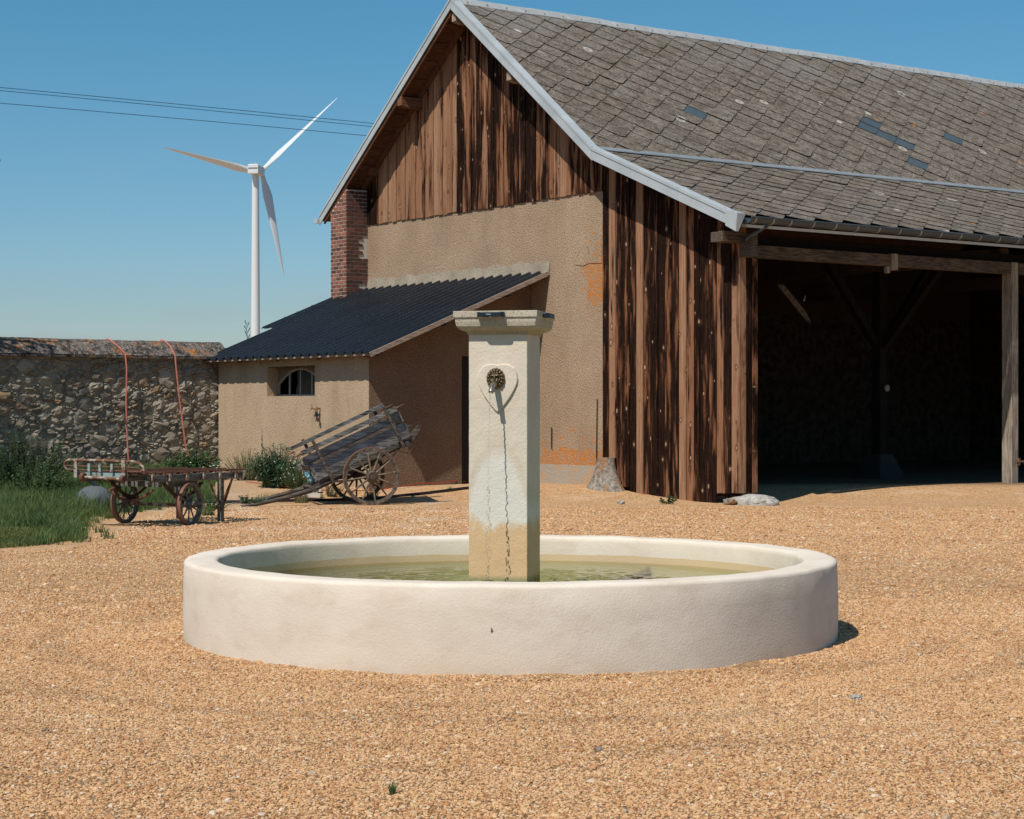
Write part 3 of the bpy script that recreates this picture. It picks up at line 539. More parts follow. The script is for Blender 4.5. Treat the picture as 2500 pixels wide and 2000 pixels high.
# --- brick pier under the left verge
pier = part('brick_pier', MB().prism([(12.63, -.3), (13.30, -.3), (13.30, 6.1), (12.63, 6.58)], lambda s, z: (-.563, s, z), lambda s, z: (.30, s, z)), 'pointing', barn, label='red brick pier at the left end of the gable')
ch = .0835; z = 3.55; r_ = 0
bx = MB().box(-.5, .5, -.5, .5, -.5, .5).mesh('brick'); bx.materials.append(MAT['brick'])
def brick(x, y, z, sx, sy, sz, par, c):
    o = bpy.data.objects.new('brick', bx); COL.objects.link(o); o.parent = par; o.matrix_local = Matrix.Translation((x, y, z)) @ Euler((rnd.uniform(-.01, .01), rnd.uniform(-.01, .01), rnd.uniform(-.01, .01))).to_matrix().to_4x4() @ Matrix.Diagonal((sx, sy, sz, 1)); o.color = (*c, 1)
while z < 6.5:
    gap = .021
    # face towards the camera-left (plane d = -.56): s 12.63..13.30
    lens = [.11, .22, .22, .12] if r_ % 2 else [.22, .22, .22]
    a = 12.622
    for ln in lens:
        b = min(13.305, a+ln); mid = (a+b)/2
        if z+ch < ztop(mid)-.22: brick(-.53, mid, z+ch/2, .085, b-a-gap, ch-gap, pier, (rnd.random(), rnd.choice((0, 0, 0, .3, .9)), 0))
        a += ln+.002
        if a > 13.28: break
    # face towards the camera-right, its shade painted as darker bricks (plane s = 12.63)
    a = -.575; lens = [.22, .22, .14] if r_ % 2 else [.11, .22, .22]
    for q, ln in enumerate(lens):
        b = min(-.0, a+ln); mid = (a+b)/2
        if z+ch < ztop(12.63)-.20 and not (q == 2 and (5.0 < z < 5.5 or z < 4.45)): brick(mid, 12.655, z+ch/2, b-a-gap, .085, ch-gap, pier, (rnd.random()*.7, rnd.choice((.3, .6, .9, .9)), 0))
        a += ln+.002
        if a > -.03: break
    z += ch; r_ += 1
# --- roof: decks
def deck(pts, th):    # pts in (d, s) with z = ztop
    m2 = MB(); n = len(pts); m2.v = [(d, s_, ztop(s_)-.02) for d, s_ in pts]+[(d, s_, ztop(s_)-.02-th) for d, s_ in pts]
    m2.f = [tuple(range(n)), tuple(range(n, 2*n))[::-1]]+[(i, (i+1) % n, n+(i+1) % n, n+i) for i in range(n)]; return m2
roof = part('roof', deck([(-.58, -.06), (DL, -.06), (DL, 3.78), (-.58, 3.78)], .05), 'dark', barn)
part('roof_deck', deck([(-.58, 3.781), (DL, 3.781), (DL, 8.42), (-.58, 8.42)], .05), 'dark', barn)
# left slope: real slit where a slate has slipped (it lets a bar of sun into the barn)
h0, h1, t0, t1 = 11.5, 12.3, 12.06, 12.37
m2 = MB()
for a, b, c, d in ((-.58, h0, 8.44, 13.74), (h1, DL, 8.44, 13.74), (h0, h1, 8.44, t0), (h0, h1, t1, 13.74)):
    q = deck([(a, c), (b, c), (b, d), (a, d)], .05); m2.add(q.v, q.f)
for P_ in ([(11.5, 12.06), (11.87, 12.06), (11.55, 12.37), (11.5, 12.37)], [(12.19, 12.06), (12.3, 12.06), (12.3, 12.37), (11.87, 12.37)]):
    q = deck(P_, .05); m2.add(q.v, q.f)
part('left_roof_slope', m2, 'soffit', barn)
# --- diamond slates
PW, PH = .71, .289
def tile_poly(dc, mc, upper, jit):
    # returns 8 vertices in barn frame for a clipped diamond centred at (dc, mc); m = distance down the slope
    w, b = PW/2-.014, .056
    P = [(-b, PH-.003), (b, PH-.003), (w, .03), (w, -.03), (b+.03, -PH-.05), (-b-.03, -PH-.05), (-w, -.03), (-w, .03)]
    a = jit[0]; ca, sa = math.cos(a), math.sin(a); out = []
    for lay in (0, 1):
        for x, y in P:
            X = dc+x*ca-y*sa+jit[1]; m_ = max(.02, min((5.88 if upper else 4.165), mc+x*sa+y*ca))
            hgt = .004+(y+PH+.05)/(2*PH+.05)*.032+(.008 if lay else 0)+jit[2]
            if upper: L0 = math.hypot(1, .7742); s_ = 8.43-m_/L0; zz = 10.1-.7742*m_/L0; nx_, nz_ = -.7742/L0, 1/L0
            else: L0 = math.hypot(1, .4016); s_ = 3.78-m_/L0; zz = 6.5-.4016*m_/L0; nx_, nz_ = -.4016/L0, 1/L0
            out.append((X, s_+nx_*hgt, zz-.02+nz_*hgt))
    return out
TF = [(0, 1, 2, 3, 4, 5, 6, 7)[::-1], tuple(range(8, 16))]+[(i, (i+1) % 8, 8+(i+1) % 8, 8+i) for i in range(8)]
patch = [(8.86, 3.17), (8.49, 3.47), (8.88, 3.73), (9.24, 4.04), (8.93, 4.87), (11.46, 3.44), (3.4, 3.54)]
tiles = []
for upper, LEN in ((True, 4.65*math.hypot(1, .7742)), (False, 3.84*math.hypot(1, .4016))):
    rows = int(LEN/PH)+2
    for r_ in range(rows):
        mc = r_*PH+.062 if upper else r_*PH+.10
        if mc > LEN-.02: continue
        c0 = .178+(PW/2 if (r_ % 2) else 0)-PW*2
        d = c0
        while d < DL:
            if d > -.60-PW*.48: tiles.append((d, mc, upper))
            d += PW
def tdist(t):
    d, m_, u = t; s_ = (8.43-m_/1.2647) if u else (3.78-m_/1.0777); p = bw(d, s_, 8); x = p.x/p.y; return (p.y if abs(x) < .275 else 1e3+p.y)
tiles.sort(key=tdist)
isp = set()
for pd, pm in patch:
    best = min((t for t in tiles if t[2]), key=lambda t: (t[0]-pd)**2+(t[1]-pm)**2); isp.add(best)
rest = MB(); cnt = 0
for t in tiles:
    d, m_, u = t; j = (rnd.gauss(0, .016), rnd.gauss(0, .010), abs(rnd.gauss(0, .006)))
    if t in isp: j = (0, 0, .003)
    V = tile_poly(d, m_, u, j)
    if d-PW/2 < -.57: V = [(max(-.57, v[0]), v[1], v[2]) for v in V]
    if t in isp or cnt < 293:
        if t not in isp: cnt += 1
        mm = MB().add(V, TF); part('slate', mm, 'newslate' if t in isp else 'slate', roof, col=(rnd.random(), rnd.random(), 0), fix=False, label='newer blue-grey replacement slate' if t in isp else None)
    else: rest.add(V, TF)
part('slates', rest, 'slate', roof, col=(.5, .5, 0), kind='stuff', fix=False)
# ridge capping in lengths, break flashing, verge flashing, gutter
a = -.62; i = 0
while a < DL:
    b = min(DL, a+2.0); m2 = MB(); up_ = .012*(i % 2)
    P = [(8.43-.17, ztop(8.26)+.035), (8.43-.05, 10.135), (8.43, 10.16), (8.43+.05, 10.135), (8.43+.17, ztop(8.60)+.035)]
    Q = [(s_, z_-.015) for s_, z_ in P][::-1]; m2.prism(P+Q, lambda s_, z_: (a, s_, z_+up_), lambda s_, z_: (b+.04, s_, z_+up_+.004)); rc = part('ridge_cap', m2, 'ridgezinc', barn)
    for q in range(4):
        m3 = MB(); dq = a+.3+q*.5; m3.box(dq, dq+.05, 8.285, 8.31, ztop(8.29)+.05, ztop(8.29)+.085); part('clip', m3, 'zinc', rc)
    a = b; i += 1
a = -.62
while a < DL:
    b = min(DL, a+3.0); m2 = MB(); P = [(3.84, ztop(3.84)+.038), (3.78, 6.55), (3.72, ztop(3.72)+.038), (3.72, ztop(3.72)+.022), (3.78, 6.533), (3.84, ztop(3.84)+.022)]
    m2.prism(P, lambda s_, z_: (a, s_, z_), lambda s_, z_: (b-.006, s_, z_+.002)); part('break_flashing', m2, 'gutterlight', barn); a = b
def verge(s0, s1, hh, topw):
    m2 = MB(); z0, z1 = ztop(s0)+.045, ztop(s1)+.045
    m2.hexa([(-0.615, s0, z0-hh), (-0.595, s0, z0-hh), (-0.595, s1, z1-hh), (-0.615, s1, z1-hh), (-0.615, s0, z0-.05), (-0.595, s0, z0-.05), (-0.595, s1, z1-.05), (-0.615, s1, z1-.05)])
    m2.hexa([(-.63, s0, z0-.055), (-.63+topw, s0, z0-.03), (-.63+topw, s1, z1-.03), (-.63, s1, z1-.055), (-.63, s0, z0), (-.63+topw, s0, z0+.012), (-.63+topw, s1, z1+.012), (-.63, s1, z1)])
    part('verge_flashing', m2, 'zinc', barn)
for pts, hh in (([8.43, 7.35, 5.95, 4.72, 3.78], .25), ([3.78, 2.65, 1.35, .08], .235), ([8.43, 10.1, 11.9, 13.72], .22)):
    for a, b in zip(pts, pts[1:]): verge(b+.004 if b < a else a+.004, a if b < a else b, hh, .17)
m2 = MB(); m2.hexa([(-.64, -.16, 4.68), (-.58, -.16, 4.68), (-.58, .10, 4.80), (-.64, .10, 4.80), (-.64, -.20, 4.99), (-.44, -.20, 4.99), (-.44, .10, 5.07), (-.64, .10, 5.07)]); part('verge_end_cap', m2, 'zinc', barn)
m2 = MB(); m2.box(-.68, -.60, 13.70, 13.86, 5.90, 6.0); part('left_gutter_end', m2, 'zinc', barn)
g = MB(); prof = [(math.cos(t)*.102, math.sin(t)*.102) for t in [math.pi+math.pi*i/10 for i in range(11)]]; prof += [(x*.93, y*.93) for x, y in prof[::-1]]
g.prism([(-.215+x, 4.93+y) for x, y in prof], lambda s_, z_: (-.42, s_, z_), lambda s_, z_: (DL, s_, z_)); gt = part('gutter', g, 'gutter', barn, smooth=True)
m2 = MB(); m2.tube([(-.42, -.317, 4.93), (DL, -.317, 4.93)], .013, 6); part('gutter_bead', m2, 'gutter', gt)
m2 = MB(); m2.beam((-.40, -.06, 4.80), (DL, -.06, 4.80), .02, .05); part('eave_flashing', m2, 'gutterlight', barn)
d = -.32
while d < 19:
    m2 = MB(); m2.prism([(-.215+x*1.06, 4.93+y*1.06) for x, y in prof[:11]]+[(-.215+x*1.0, 4.93+y*1.0) for x, y in prof[:11][::-1]], lambda s_, z_: (d, s_, z_), lambda s_, z_: (d+.032, s_, z_)); part('gutter_strap', m2, 'gutterlight', gt); d += .42 if d < .5 else .55
m2 = MB(); m2.tube([(.18, -.15, 4.86), (.05, .05, 4.72), (-.02, .25, 4.60)], .035, 8); part('gutter_outlet', m2, 'gutter', gt)
# --- eaves timber, purlins, soffit
pl = MB(); pl.box(-.53, -.02, .28, .395, 4.55, 4.73); pl.box(-.50, .41, .40, .62, 4.553, 4.727); part('wall_plate', pl, 'beam', barn); part('wall_plate', MB().box(.42, DL, .62, .84, 4.56, 4.727), 'inner_post', barn)  # rear plate takes the oak with shade painted in
m2 = MB(); m2.hexa([(-.04, .10, 4.30), (.14, .10, 4.30), (.14, .38, 4.30), (-.04, .38, 4.30), (-.02, .12, 4.62), (.12, .12, 4.62), (.12, .38, 4.62), (-.02, .38, 4.62)]); part('corbel', m2, 'beam', barn)
for (s_, z_, L_, hh, ww) in ((8.43, 9.72, -.54, .22, .14), (10.43, 8.24, -.575, .24, .17), (12.2, 6.95, -.2, .20, .16), (6.5, 8.24, -.545, .22, .15), (4.2, 6.52, -.45, .20, .16)):
    m2 = MB(); E_ = 1.5 if s_ > 12 else DL; P = [(L_, z_-hh*.3), (L_+.16, z_-hh/2), (E_, z_-hh/2), (E_, z_+hh/2), (L_, z_+hh/2)]
    m2.prism(P, lambda d_, zz: (d_, s_-ww/2, zz), lambda d_, zz: (d_, s_+ww/2, zz)); part('purlin', m2, 'trim' if s_ in (8.43, 6.5) else 'soffit', barn, bevel=.006)
for k in range(24):                                             # soffit boards under the left verge
    s0 = 8.62+k*.212; s1 = s0+.188
    m2 = MB(); zz = .075+.016*(k % 2); m2.hexa([(-.56, s0, ztop(s0)-zz-.02), (.0, s0, ztop(s0)-zz-.02), (.0, s1, ztop(s1)-zz-.02), (-.56, s1, ztop(s1)-zz-.02), (-.56, s0, ztop(s0)-zz), (.0, s0, ztop(s0)-zz), (.0, s1, ztop(s1)-zz), (-.56, s1, ztop(s1)-zz)]); part('soffit_board', m2, 'soffit', barn)
for dd, ww in ((-.57, .05), (-.10, .07)):
    m2 = MB(); m2.hexa([(dd, 8.5, ztop(8.5)-.25), (dd+ww, 8.5, ztop(8.5)-.25), (dd+ww, 13.6, ztop(13.6)-.25), (dd, 13.6, ztop(13.6)-.25), (dd, 8.5, ztop(8.5)-.10), (dd+ww, 8.5, ztop(8.5)-.10), (dd+ww, 13.6, ztop(13.6)-.10), (dd, 13.6, ztop(13.6)-.10)]); part('barge_rafter', m2, 'soffit', barn)
for a, b in ((8.36, 3.85), (3.70, .0)):
    m2 = MB(); m2.hexa([(-.59, b, ztop(b)-.17), (-.55, b, ztop(b)-.17), (-.55, a, ztop(a)-.17), (-.59, a, ztop(a)-.17), (-.59, b, ztop(b)-.075), (-.55, b, ztop(b)-.075), (-.55, a, ztop(a)-.075), (-.59, a, ztop(a)-.075)]); part('barge_rafter', m2, 'soffit', barn)
d = -.25
while d < 20:                                                   # rafter tails
    m2 = MB(); m2.hexa([(d, -.02, 4.79), (d+.08, -.02, 4.79), (d+.08, 3.6, 6.24), (d, 3.6, 6.24), (d, -.02, 4.86), (d+.08, -.02, 4.86), (d+.08, 3.6, 6.36), (d, 3.6, 6.36)]); part('rafter', m2, 'beam', barn); d += .52
# --- open side: front beam, posts, truss
m2 = MB(); m2.box(.40, 3.82, .42, .60, 4.32, 4.54); part('front_beam', m2, 'beam', barn, bevel=.01)
m2 = MB(); m2.box(3.97, 7.26, .425, .60, 4.315, 4.545); part('front_beam', m2, 'beam', barn, bevel=.01)
m2 = MB(); m2.box(7.50, 14, .42, .60, 4.32, 4.54); part('front_beam', m2, 'beam', barn, bevel=.01)
m2 = MB(); m2.box(3.82, 3.97, .38, .60, 4.25, 4.552); m2.box(3.74, 3.82, .44, .52, 4.19, 4.315); part('beam_clamp', m2, 'post', barn, bevel=.006)
fp = MB(); fp.box(7.27, 7.47, .42, .67, .12, 4.552); fpo = part('front_post', fp, 'post', barn, bevel=.012)
m2 = MB(); m2.tube([(7.40, .40, .62), (7.60, .36, .62)], .025, 6); m2.box(7.42, 7.47, .37, .42, .55, .69); part('hinge_hook', m2, 'rust', fpo)
m2 = MB(); m2.box(13.9, 14.1, .42, .67, .12, 4.55); part('front_post', m2, 'post', barn, bevel=.012)
m2 = MB(); m2.beam((7.56, .36, .60), (13.8, .36, .60), .05, .06); part('low_gate_rail', m2, 'rust', barn)
for dd in (7.37, 14.0):
    m2 = MB(); m2.box(dd-.12, dd+.12, .68, 12.8, 4.56, 4.84); part('tie_beam', m2, 'beam', barn)
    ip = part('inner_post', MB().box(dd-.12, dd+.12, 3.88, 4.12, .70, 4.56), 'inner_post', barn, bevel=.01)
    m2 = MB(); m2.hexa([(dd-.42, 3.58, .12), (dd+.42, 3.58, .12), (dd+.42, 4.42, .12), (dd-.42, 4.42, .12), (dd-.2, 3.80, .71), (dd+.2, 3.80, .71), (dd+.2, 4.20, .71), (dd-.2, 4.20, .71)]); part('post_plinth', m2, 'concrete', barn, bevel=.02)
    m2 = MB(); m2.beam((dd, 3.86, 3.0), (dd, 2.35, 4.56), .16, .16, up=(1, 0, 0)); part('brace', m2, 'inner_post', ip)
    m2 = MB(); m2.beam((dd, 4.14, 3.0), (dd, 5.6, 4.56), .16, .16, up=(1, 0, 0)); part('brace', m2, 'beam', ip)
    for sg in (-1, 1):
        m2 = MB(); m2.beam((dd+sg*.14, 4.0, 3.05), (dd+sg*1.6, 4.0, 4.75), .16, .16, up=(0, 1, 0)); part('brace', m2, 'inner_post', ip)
m2 = MB(); m2.box(.3, DL, 3.9, 4.1, 4.85, 5.07); part('inner_plate', m2, 'beam', barn)
m2 = MB(); m2.tube([(7.36, 3.80, 2.10), (7.36, 3.76, 2.10)], .07, 12); part('ring', m2, 'post', barn)
# --- enclosing walls
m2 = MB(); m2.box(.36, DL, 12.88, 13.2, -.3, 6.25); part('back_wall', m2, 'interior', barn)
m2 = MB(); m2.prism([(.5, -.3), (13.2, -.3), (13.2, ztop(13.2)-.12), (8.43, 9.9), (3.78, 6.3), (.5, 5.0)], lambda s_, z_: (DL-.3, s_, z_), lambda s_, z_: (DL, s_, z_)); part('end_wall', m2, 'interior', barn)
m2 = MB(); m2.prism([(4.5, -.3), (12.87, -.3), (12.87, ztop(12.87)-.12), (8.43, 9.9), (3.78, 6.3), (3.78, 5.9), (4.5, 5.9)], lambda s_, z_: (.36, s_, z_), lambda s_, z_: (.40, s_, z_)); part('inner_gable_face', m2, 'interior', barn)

# ---- stone bases at the two ends of the boarded wall (things of their own)
m2 = MB(); vs = []; seg = 20
for i in range(9):
    t = i/8; zz = .80*t
    for k in range(seg):
        a = 2*math.pi*k/seg; rx = (.19+.42*(1-t)**2.1)*(1+.05*mnoise.noise((math.cos(a)*2, math.sin(a)*2, t*3))); vs.append((rx*math.cos(a)*.75, rx*math.sin(a)*1.12, zz-.08))
fs = [(i*seg+k, i*seg+(k+1) % seg, (i+1)*seg+(k+1) % seg, (i+1)*seg+k) for i in range(8) for k in range(seg)]+[tuple(8*seg+k for k in range(seg))]
m2.add(vs, fs); o = part('pier_stone', m2, 'rock', smooth=True, M=BR @ Matrix.Translation((-.12, 3.98, .02))); tag(o, 'flared lichen-spotted stone base between the stucco wall and the charred boards', 'stone base')
m2 = MB(); m2.blob((0, 0, .02), (.32, .58, .155), 14, 8, .10); o = part('base_boulder', m2, 'palerock', smooth='all', M=BR @ Matrix.Translation((.13, .22, -.0))); tag(o, 'broad pale boulder under the barn corner at the right end of the boards', 'boulder')
m2 = MB(); m2.blob((0, 0, .0), (.10, .16, .06), 9, 6, .15); o = part('brown_stone', m2, 'rock', M=BR @ Matrix.Translation((-.23, .42, .05))); tag(o, 'small brown stone leaning on the pale corner boulder', 'stone')

# ================================================================== LEAN-TO SHED
shed = thing('lean_to_shed', 'low stucco lean-to with dark ribbed metal roof against the barn gable', 'shed', BO, BA)
zr = lambda d: 2.70+(d+4.14)*.4034
fw = MB(); D0, D1 = -3.82, -3.55
fw.box(D0, D1, 6.48, 8.47, -.3, 2.80); fw.box(D0, D1, 10.38, 12.50, -.3, 2.80); fw.box(D0, D1, 8.47, 10.38, -.3, 1.92); fw.box(D0, D1, 8.47, 10.38, 2.52, 2.80)
part('front_wall', fw, 'shed_stucco', shed, label='beige stucco front wall with an arched window')
m2 = MB(); m2.box(D0+.03, D1+.1, 8.44, 10.41, 2.50, 2.60); part('lintel', m2, 'beam', shed)
# arched window set deep in the opening
WX = -3.57
def arch(s_): return 2.49-.34*((s_-9.48)/.93)**2
m2 = MB(); N_ = 24
for i in range(N_):
    a, b = 8.47+1.91*i/N_, 8.47+1.91*(i+1)/N_; m2.hexa([(WX, a, arch(a)), (WX+.08, a, arch(a)), (WX+.08, b, arch(b)), (WX, b, arch(b)), (WX, a, 2.53), (WX+.08, a, 2.53), (WX+.08, b, 2.53), (WX, b, 2.53)])
part('arch_head', m2, 'shed_side', shed)
win = part('window', MB().box(WX+.01, WX+.04, 8.48, 10.37, 1.925, 1.955), 'winframe', shed, label='arched iron window with a broken left pane')
for a in (8.50, 9.02, 9.48, 9.92, 10.355):
    m3 = MB(); m3.box(WX+.005, WX+.035, a-.018, a+.018, 1.957, arch(a)-.002); part('glazing_bar', m3, 'winframe', win)
m3 = MB()
for i in range(N_):
    a, b = 8.50+1.86*i/N_, 8.50+1.86*(i+1)/N_; m3.hexa([(WX, a, arch(a)-.04), (WX+.03, a, arch(a)-.04), (WX+.03, b, arch(b)-.04), (WX, b, arch(b)-.04), (WX, a, arch(a)-.003), (WX+.03, a, arch(a)-.003), (WX+.03, b, arch(b)-.003), (WX, b, arch(b)-.003)])
part('arch_frame', m3, 'winframe', win)
for a, b in ((8.52, 9.0), (9.04, 9.46)):
    m3 = MB(); m3.prism([(a, 1.96), (b, 1.96), (b, arch(b)-.045), ((a+b)/2, arch((a+b)/2)-.04), (a, arch(a)-.045)], lambda s_, z_: (WX+.015, s_, z_), lambda s_, z_: (WX+.019, s_, z_)); part('pane', m3, 'glass', win)
m3 = MB(); m3.prism([(9.50, 1.96), (9.68, 1.96), (9.60, 2.2), (9.62, 2.44), (9.50, 2.45)], lambda s_, z_: (WX+.015, s_, z_), lambda s_, z_: (WX+.019, s_, z_)); part('pane', m3, 'glass', win, label='broken window pane')
m3 = MB(); m3.box(-3.2, -3.1, 8.0, 11.2, 1.2, 2.6); part('room_dark_panel', m3, 'dark', shed)  # black panel stands in for the unlit room behind the window
# side wall with the door
sw = MB(); sw.prism([(-3.818, -.3), (-1.70, -.3), (-1.70, 2.69), (-.72, 2.69), (-.72, -.3), (-.002, -.3), (-.002, zr(0)-.09), (-3.818, zr(-3.818)-.09)], lambda d_, z_: (d_, 6.47, z_), lambda d_, z_: (d_, 6.476 if d_ < -3.5 else 6.73, z_)); part('side_wall', sw, 'shed_side', shed, label='brown pebbledash side wall with a black doorway')
m2 = MB(); m2.box(-1.70, -.72, 6.64, 6.70, .12, 2.69); dr = part('door', m2, 'doorblack', shed); m2 = MB(); m2.box(-1.695, -1.64, 6.50, 6.63, .1, 2.68); part('door_frame', m2, 'doorblack', dr)  # door painted near black for the darkness of the doorway
m2 = MB(); m2.box(D1, -.02, 12.35, 12.60, -.3, 2.70); m2.prism([(D1, 2.70), (-.02, 2.70), (-.02, zr(0)-.10)], lambda d_, z_: (d_, 12.35, z_), lambda d_, z_: (d_, 12.60, z_)); part('end_wall', m2, 'shed_stucco', shed)
# metal roof: sheets of three ribs
def sheet(s0, s1, da, db, lift=0, ribs=3):
    m2 = MB(); n = ribs; pitch = (s1-s0)/n; P = []
    for i in range(n):
        b = s0+i*pitch; P += [(b, 0), (b+pitch*.62, 0), (b+pitch*.72, .042), (b+pitch*.90, .042)]
    P.append((s1, 0)); k = len(P)
    for dd in (da, db):
        for s_, h_ in P: m2.v.append((dd, s_, zr(dd)+h_+lift))
        for s_, h_ in P: m2.v.append((dd, s_, zr(dd)+h_+lift-.006))
    m2.f = []
    for i in range(k-1):
        m2.f += [(i, i+1, 2*k+i+1, 2*k+i), (k+i, 3*k+i, 3*k+i+1, k+i+1), (i, k+i, k+i+1, i+1), (2*k+i, 2*k+i+1, 3*k+i+1, 3*k+i)]
    m2.f += [(0, 2*k, 3*k, k), (k-1, 2*k-1, 4*k-1, 3*k-1)]
    o = part('metal_sheet', m2, 'sheet', shed); 
    for i in range(n):
        for dd in (da+.55, (da+db)/2, db-.5):
            m3 = MB(); q = s0+(i+.81)*pitch; m3.box(dd-.012, dd+.012, q-.012, q+.012, zr(dd)+.04+lift, zr(dd)+.056+lift); part('fixing_screw', m3, 'gutter', o)
    return o
W_ = (12.64-5.90)/7
for i in range(7): sheet(5.90+i*W_, 5.90+(i+1)*W_-.003, -4.16, -.0, .004*(i % 2))
sheet(12.645, 13.28, -2.35, -.60, .012, 2)
m2 = MB(); m2.beam((-4.16, 5.885, zr(-4.16)-.03), (-.01, 5.885, zr(0)-.03), .03, .085); part('rake_board', m2, 'trim', shed)
m2 = MB(); m2.beam((-4.10, 5.92, 2.675), (-4.10, 12.6, 2.675), .05, .045); part('eave_strip', m2, 'trim', shed)
for s_ in (6.15, 8.0, 9.6, 11.2):
    m2 = MB(); m2.beam((-4.05, s_, zr(-4.05)-.08), (-.03, s_, zr(-.03)-.08), .07, .10); part('rafter', m2, 'beam', shed)
for dd in (-3.9, -2.4, -.9):
    m2 = MB(); m2.box(dd-.04, dd+.04, 5.93, 6.465, zr(dd)-.16, zr(dd)-.02); part('purlin', m2, 'beam', shed)
# tap on the wall
tap = thing('garden_tap', 'old brass tap with a hose stub on the shed front wall', 'tap', bw(-3.82, 8.26, 1.67), BA)
m2 = MB(); m2.tube([(0, .0, 0), (-.07, 0, 0), (-.10, .02, .0)], .016, 8); m2.tube([(-.08, .0, .0), (-.09, .10, -.005), (-.09, .20, .0)], [.014, .016, .012], 8); m2.tube([(-.09, .16, 0), (-.09, .17, .09)], .009, 6); m2.tube([(-.09, .20, 0), (-.09, .22, -.04)], .008, 6); part('tap_body', m2, 'brass', tap, smooth=True)
m2 = MB(); m2.tube([(-.09, -.02, .04), (-.09, -.03, -.02)], .015, 8); m2.tube([(-.09, .0, .0), (-.09, -.01, -.07)], .022, 8); part('spout', m2, 'brass', tap, smooth=True)
m2 = MB(); m2.tube([(-.09, -.01, -.07), (-.09, -.01, -.16)], .024, 8); part('hose_connector', m2, 'lampblack', tap, smooth=True)
m2 = MB(); m2.tube([(-.09, -.02, -.16), (-.08, -.04, -.22), (-.09, -.06, -.25)], [.022, .03, .018], 8); m2.tube([(-.09, .01, -.16), (-.09, .02, -.26)], .007, 6); part('hose_end', m2, 'rustdark', tap, smooth=True)

# ================================================================== FIELD-STONE WALL (left)
wall = thing('stone_wall', 'old field-stone boundary wall with a lichened coping left of the lean-to', 'wall', BO, BA)
core = MB(); core.box(-16, -3.41, 12.585, 13.05, -.3, 2.72); core.box(-3.40, -3.0, 12.62, 13.0, -.3, 2.6); part('wall_core', core, 'wallmortar', wall)
cp = MB(); n = 60
for i in range(n):
    a, b = -16+(12.4)*i/n, -16+(12.4)*(i+1)/n
    def cpz(q): return .03*mnoise.noise((q*.8, 0, 1))+.012*mnoise.noise((q*5, 0, 1))
    za, zb = cpz(a), cpz(b)
    P = lambda d_, q: [(d_, 12.47, 2.775+q*.3), (d_, 12.60, 2.93+q), (d_, 12.76, 3.06+q), (d_, 12.9, 3.10+q), (d_, 13.15, 2.95), (d_, 13.2, 2.72), (d_, 12.5, 2.742)]
    A = P(a, za); B = P(b, zb); k = len(A); cp.add(A+B, [(j, (j+1) % k, k+(j+1) % k, k+j) for j in range(k)]+([tuple(range(k))] if i == 0 else [])+([tuple(range(k, 2*k))] if i == n-1 else []))
part('coping', cp, 'coping', wall, smooth=True)
a = -16.0
while a < -3.75:
    w = rnd.uniform(.20, .26); m2 = MB(); m2.box(a, a+w-.008, 12.43+rnd.uniform(-.008, .008), 12.62, 2.715+rnd.uniform(-.006, .006), 2.755+rnd.uniform(0, .012)); part('ledge_tile', m2, 'coping', wall); a += w
# stones
sm_ = []
for k in range(10):
    rn = random.Random(50+k); q = MB(); q.blob((0, 0, 0), (1, 1, 1), 8, 5, .24, rn); me = q.mesh('stone'); fixn(me); me.materials.append(MAT['stone']); sm_.append(me)
stones = []
rn = random.Random(77); cells = {}
def fits(d_, z_, w, hh):
    for gx in range(-2, 3):
        for gz in range(-2, 3):
            for (a_, b_, w2, h2) in cells.get((int(d_*5)+gx, int(z_*5)+gz), ()):
                if ((d_-a_)/((w+w2)*.47))**2+((z_-b_)/((hh+h2)*.47))**2 < 1: return False
    return True
for size, tries in ((.34, 60), (.26, 260), (.20, 1100), (.14, 3600), (.09, 6500), (.06, 7000)):
    for _ in range(tries):
        w = size*rn.uniform(.8, 1.25); hh = w*rn.uniform(.48, .80); d_ = rn.uniform(-8.95, -3.66); z_ = rn.uniform(.30, 2.66)
        if z_+hh/2 > 2.70 or d_+w/2 > -3.62: continue
        if fits(d_, z_, w, hh): cells.setdefault((int(d_*5), int(z_*5)), []).append((d_, z_, w, hh)); stones.append((d_, z_, w, hh))
stones.sort(key=lambda t: -(t[2]*t[3]))
q = MB(); isd = stones[:298]
for d_, z_, w, hh in isd:
    o = bpy.data.objects.new('stone', rnd.choice(sm_)); COL.objects.link(o); o.parent = wall
    o.matrix_local = Matrix.Translation((d_, 12.59+rnd.uniform(-.01, .012), z_)) @ Euler((rnd.uniform(-.12, .12), rnd.uniform(-.45, .45), rnd.uniform(-.15, .15))).to_matrix().to_4x4() @ Matrix.Diagonal((w*.56, rnd.uniform(.045, .085), hh*.56, 1))
for d_, z_, w, hh in stones[298:]: q.blob((d_, 12.59, z_), (w*.56, rnd.uniform(.03, .055), hh*.56), 7, 4, .20)
for d_ in [x*.19 for x in range(-84, -47)]:
    for z_ in [.4+i*.15 for i in range(15)]: q.blob((d_+rnd.uniform(-.04, .04), 12.59, z_+rnd.uniform(-.02, .02)), (.10, .06, .075), 6, 4, .18)
part('small_stones', q, 'stone2', wall, kind='stuff')
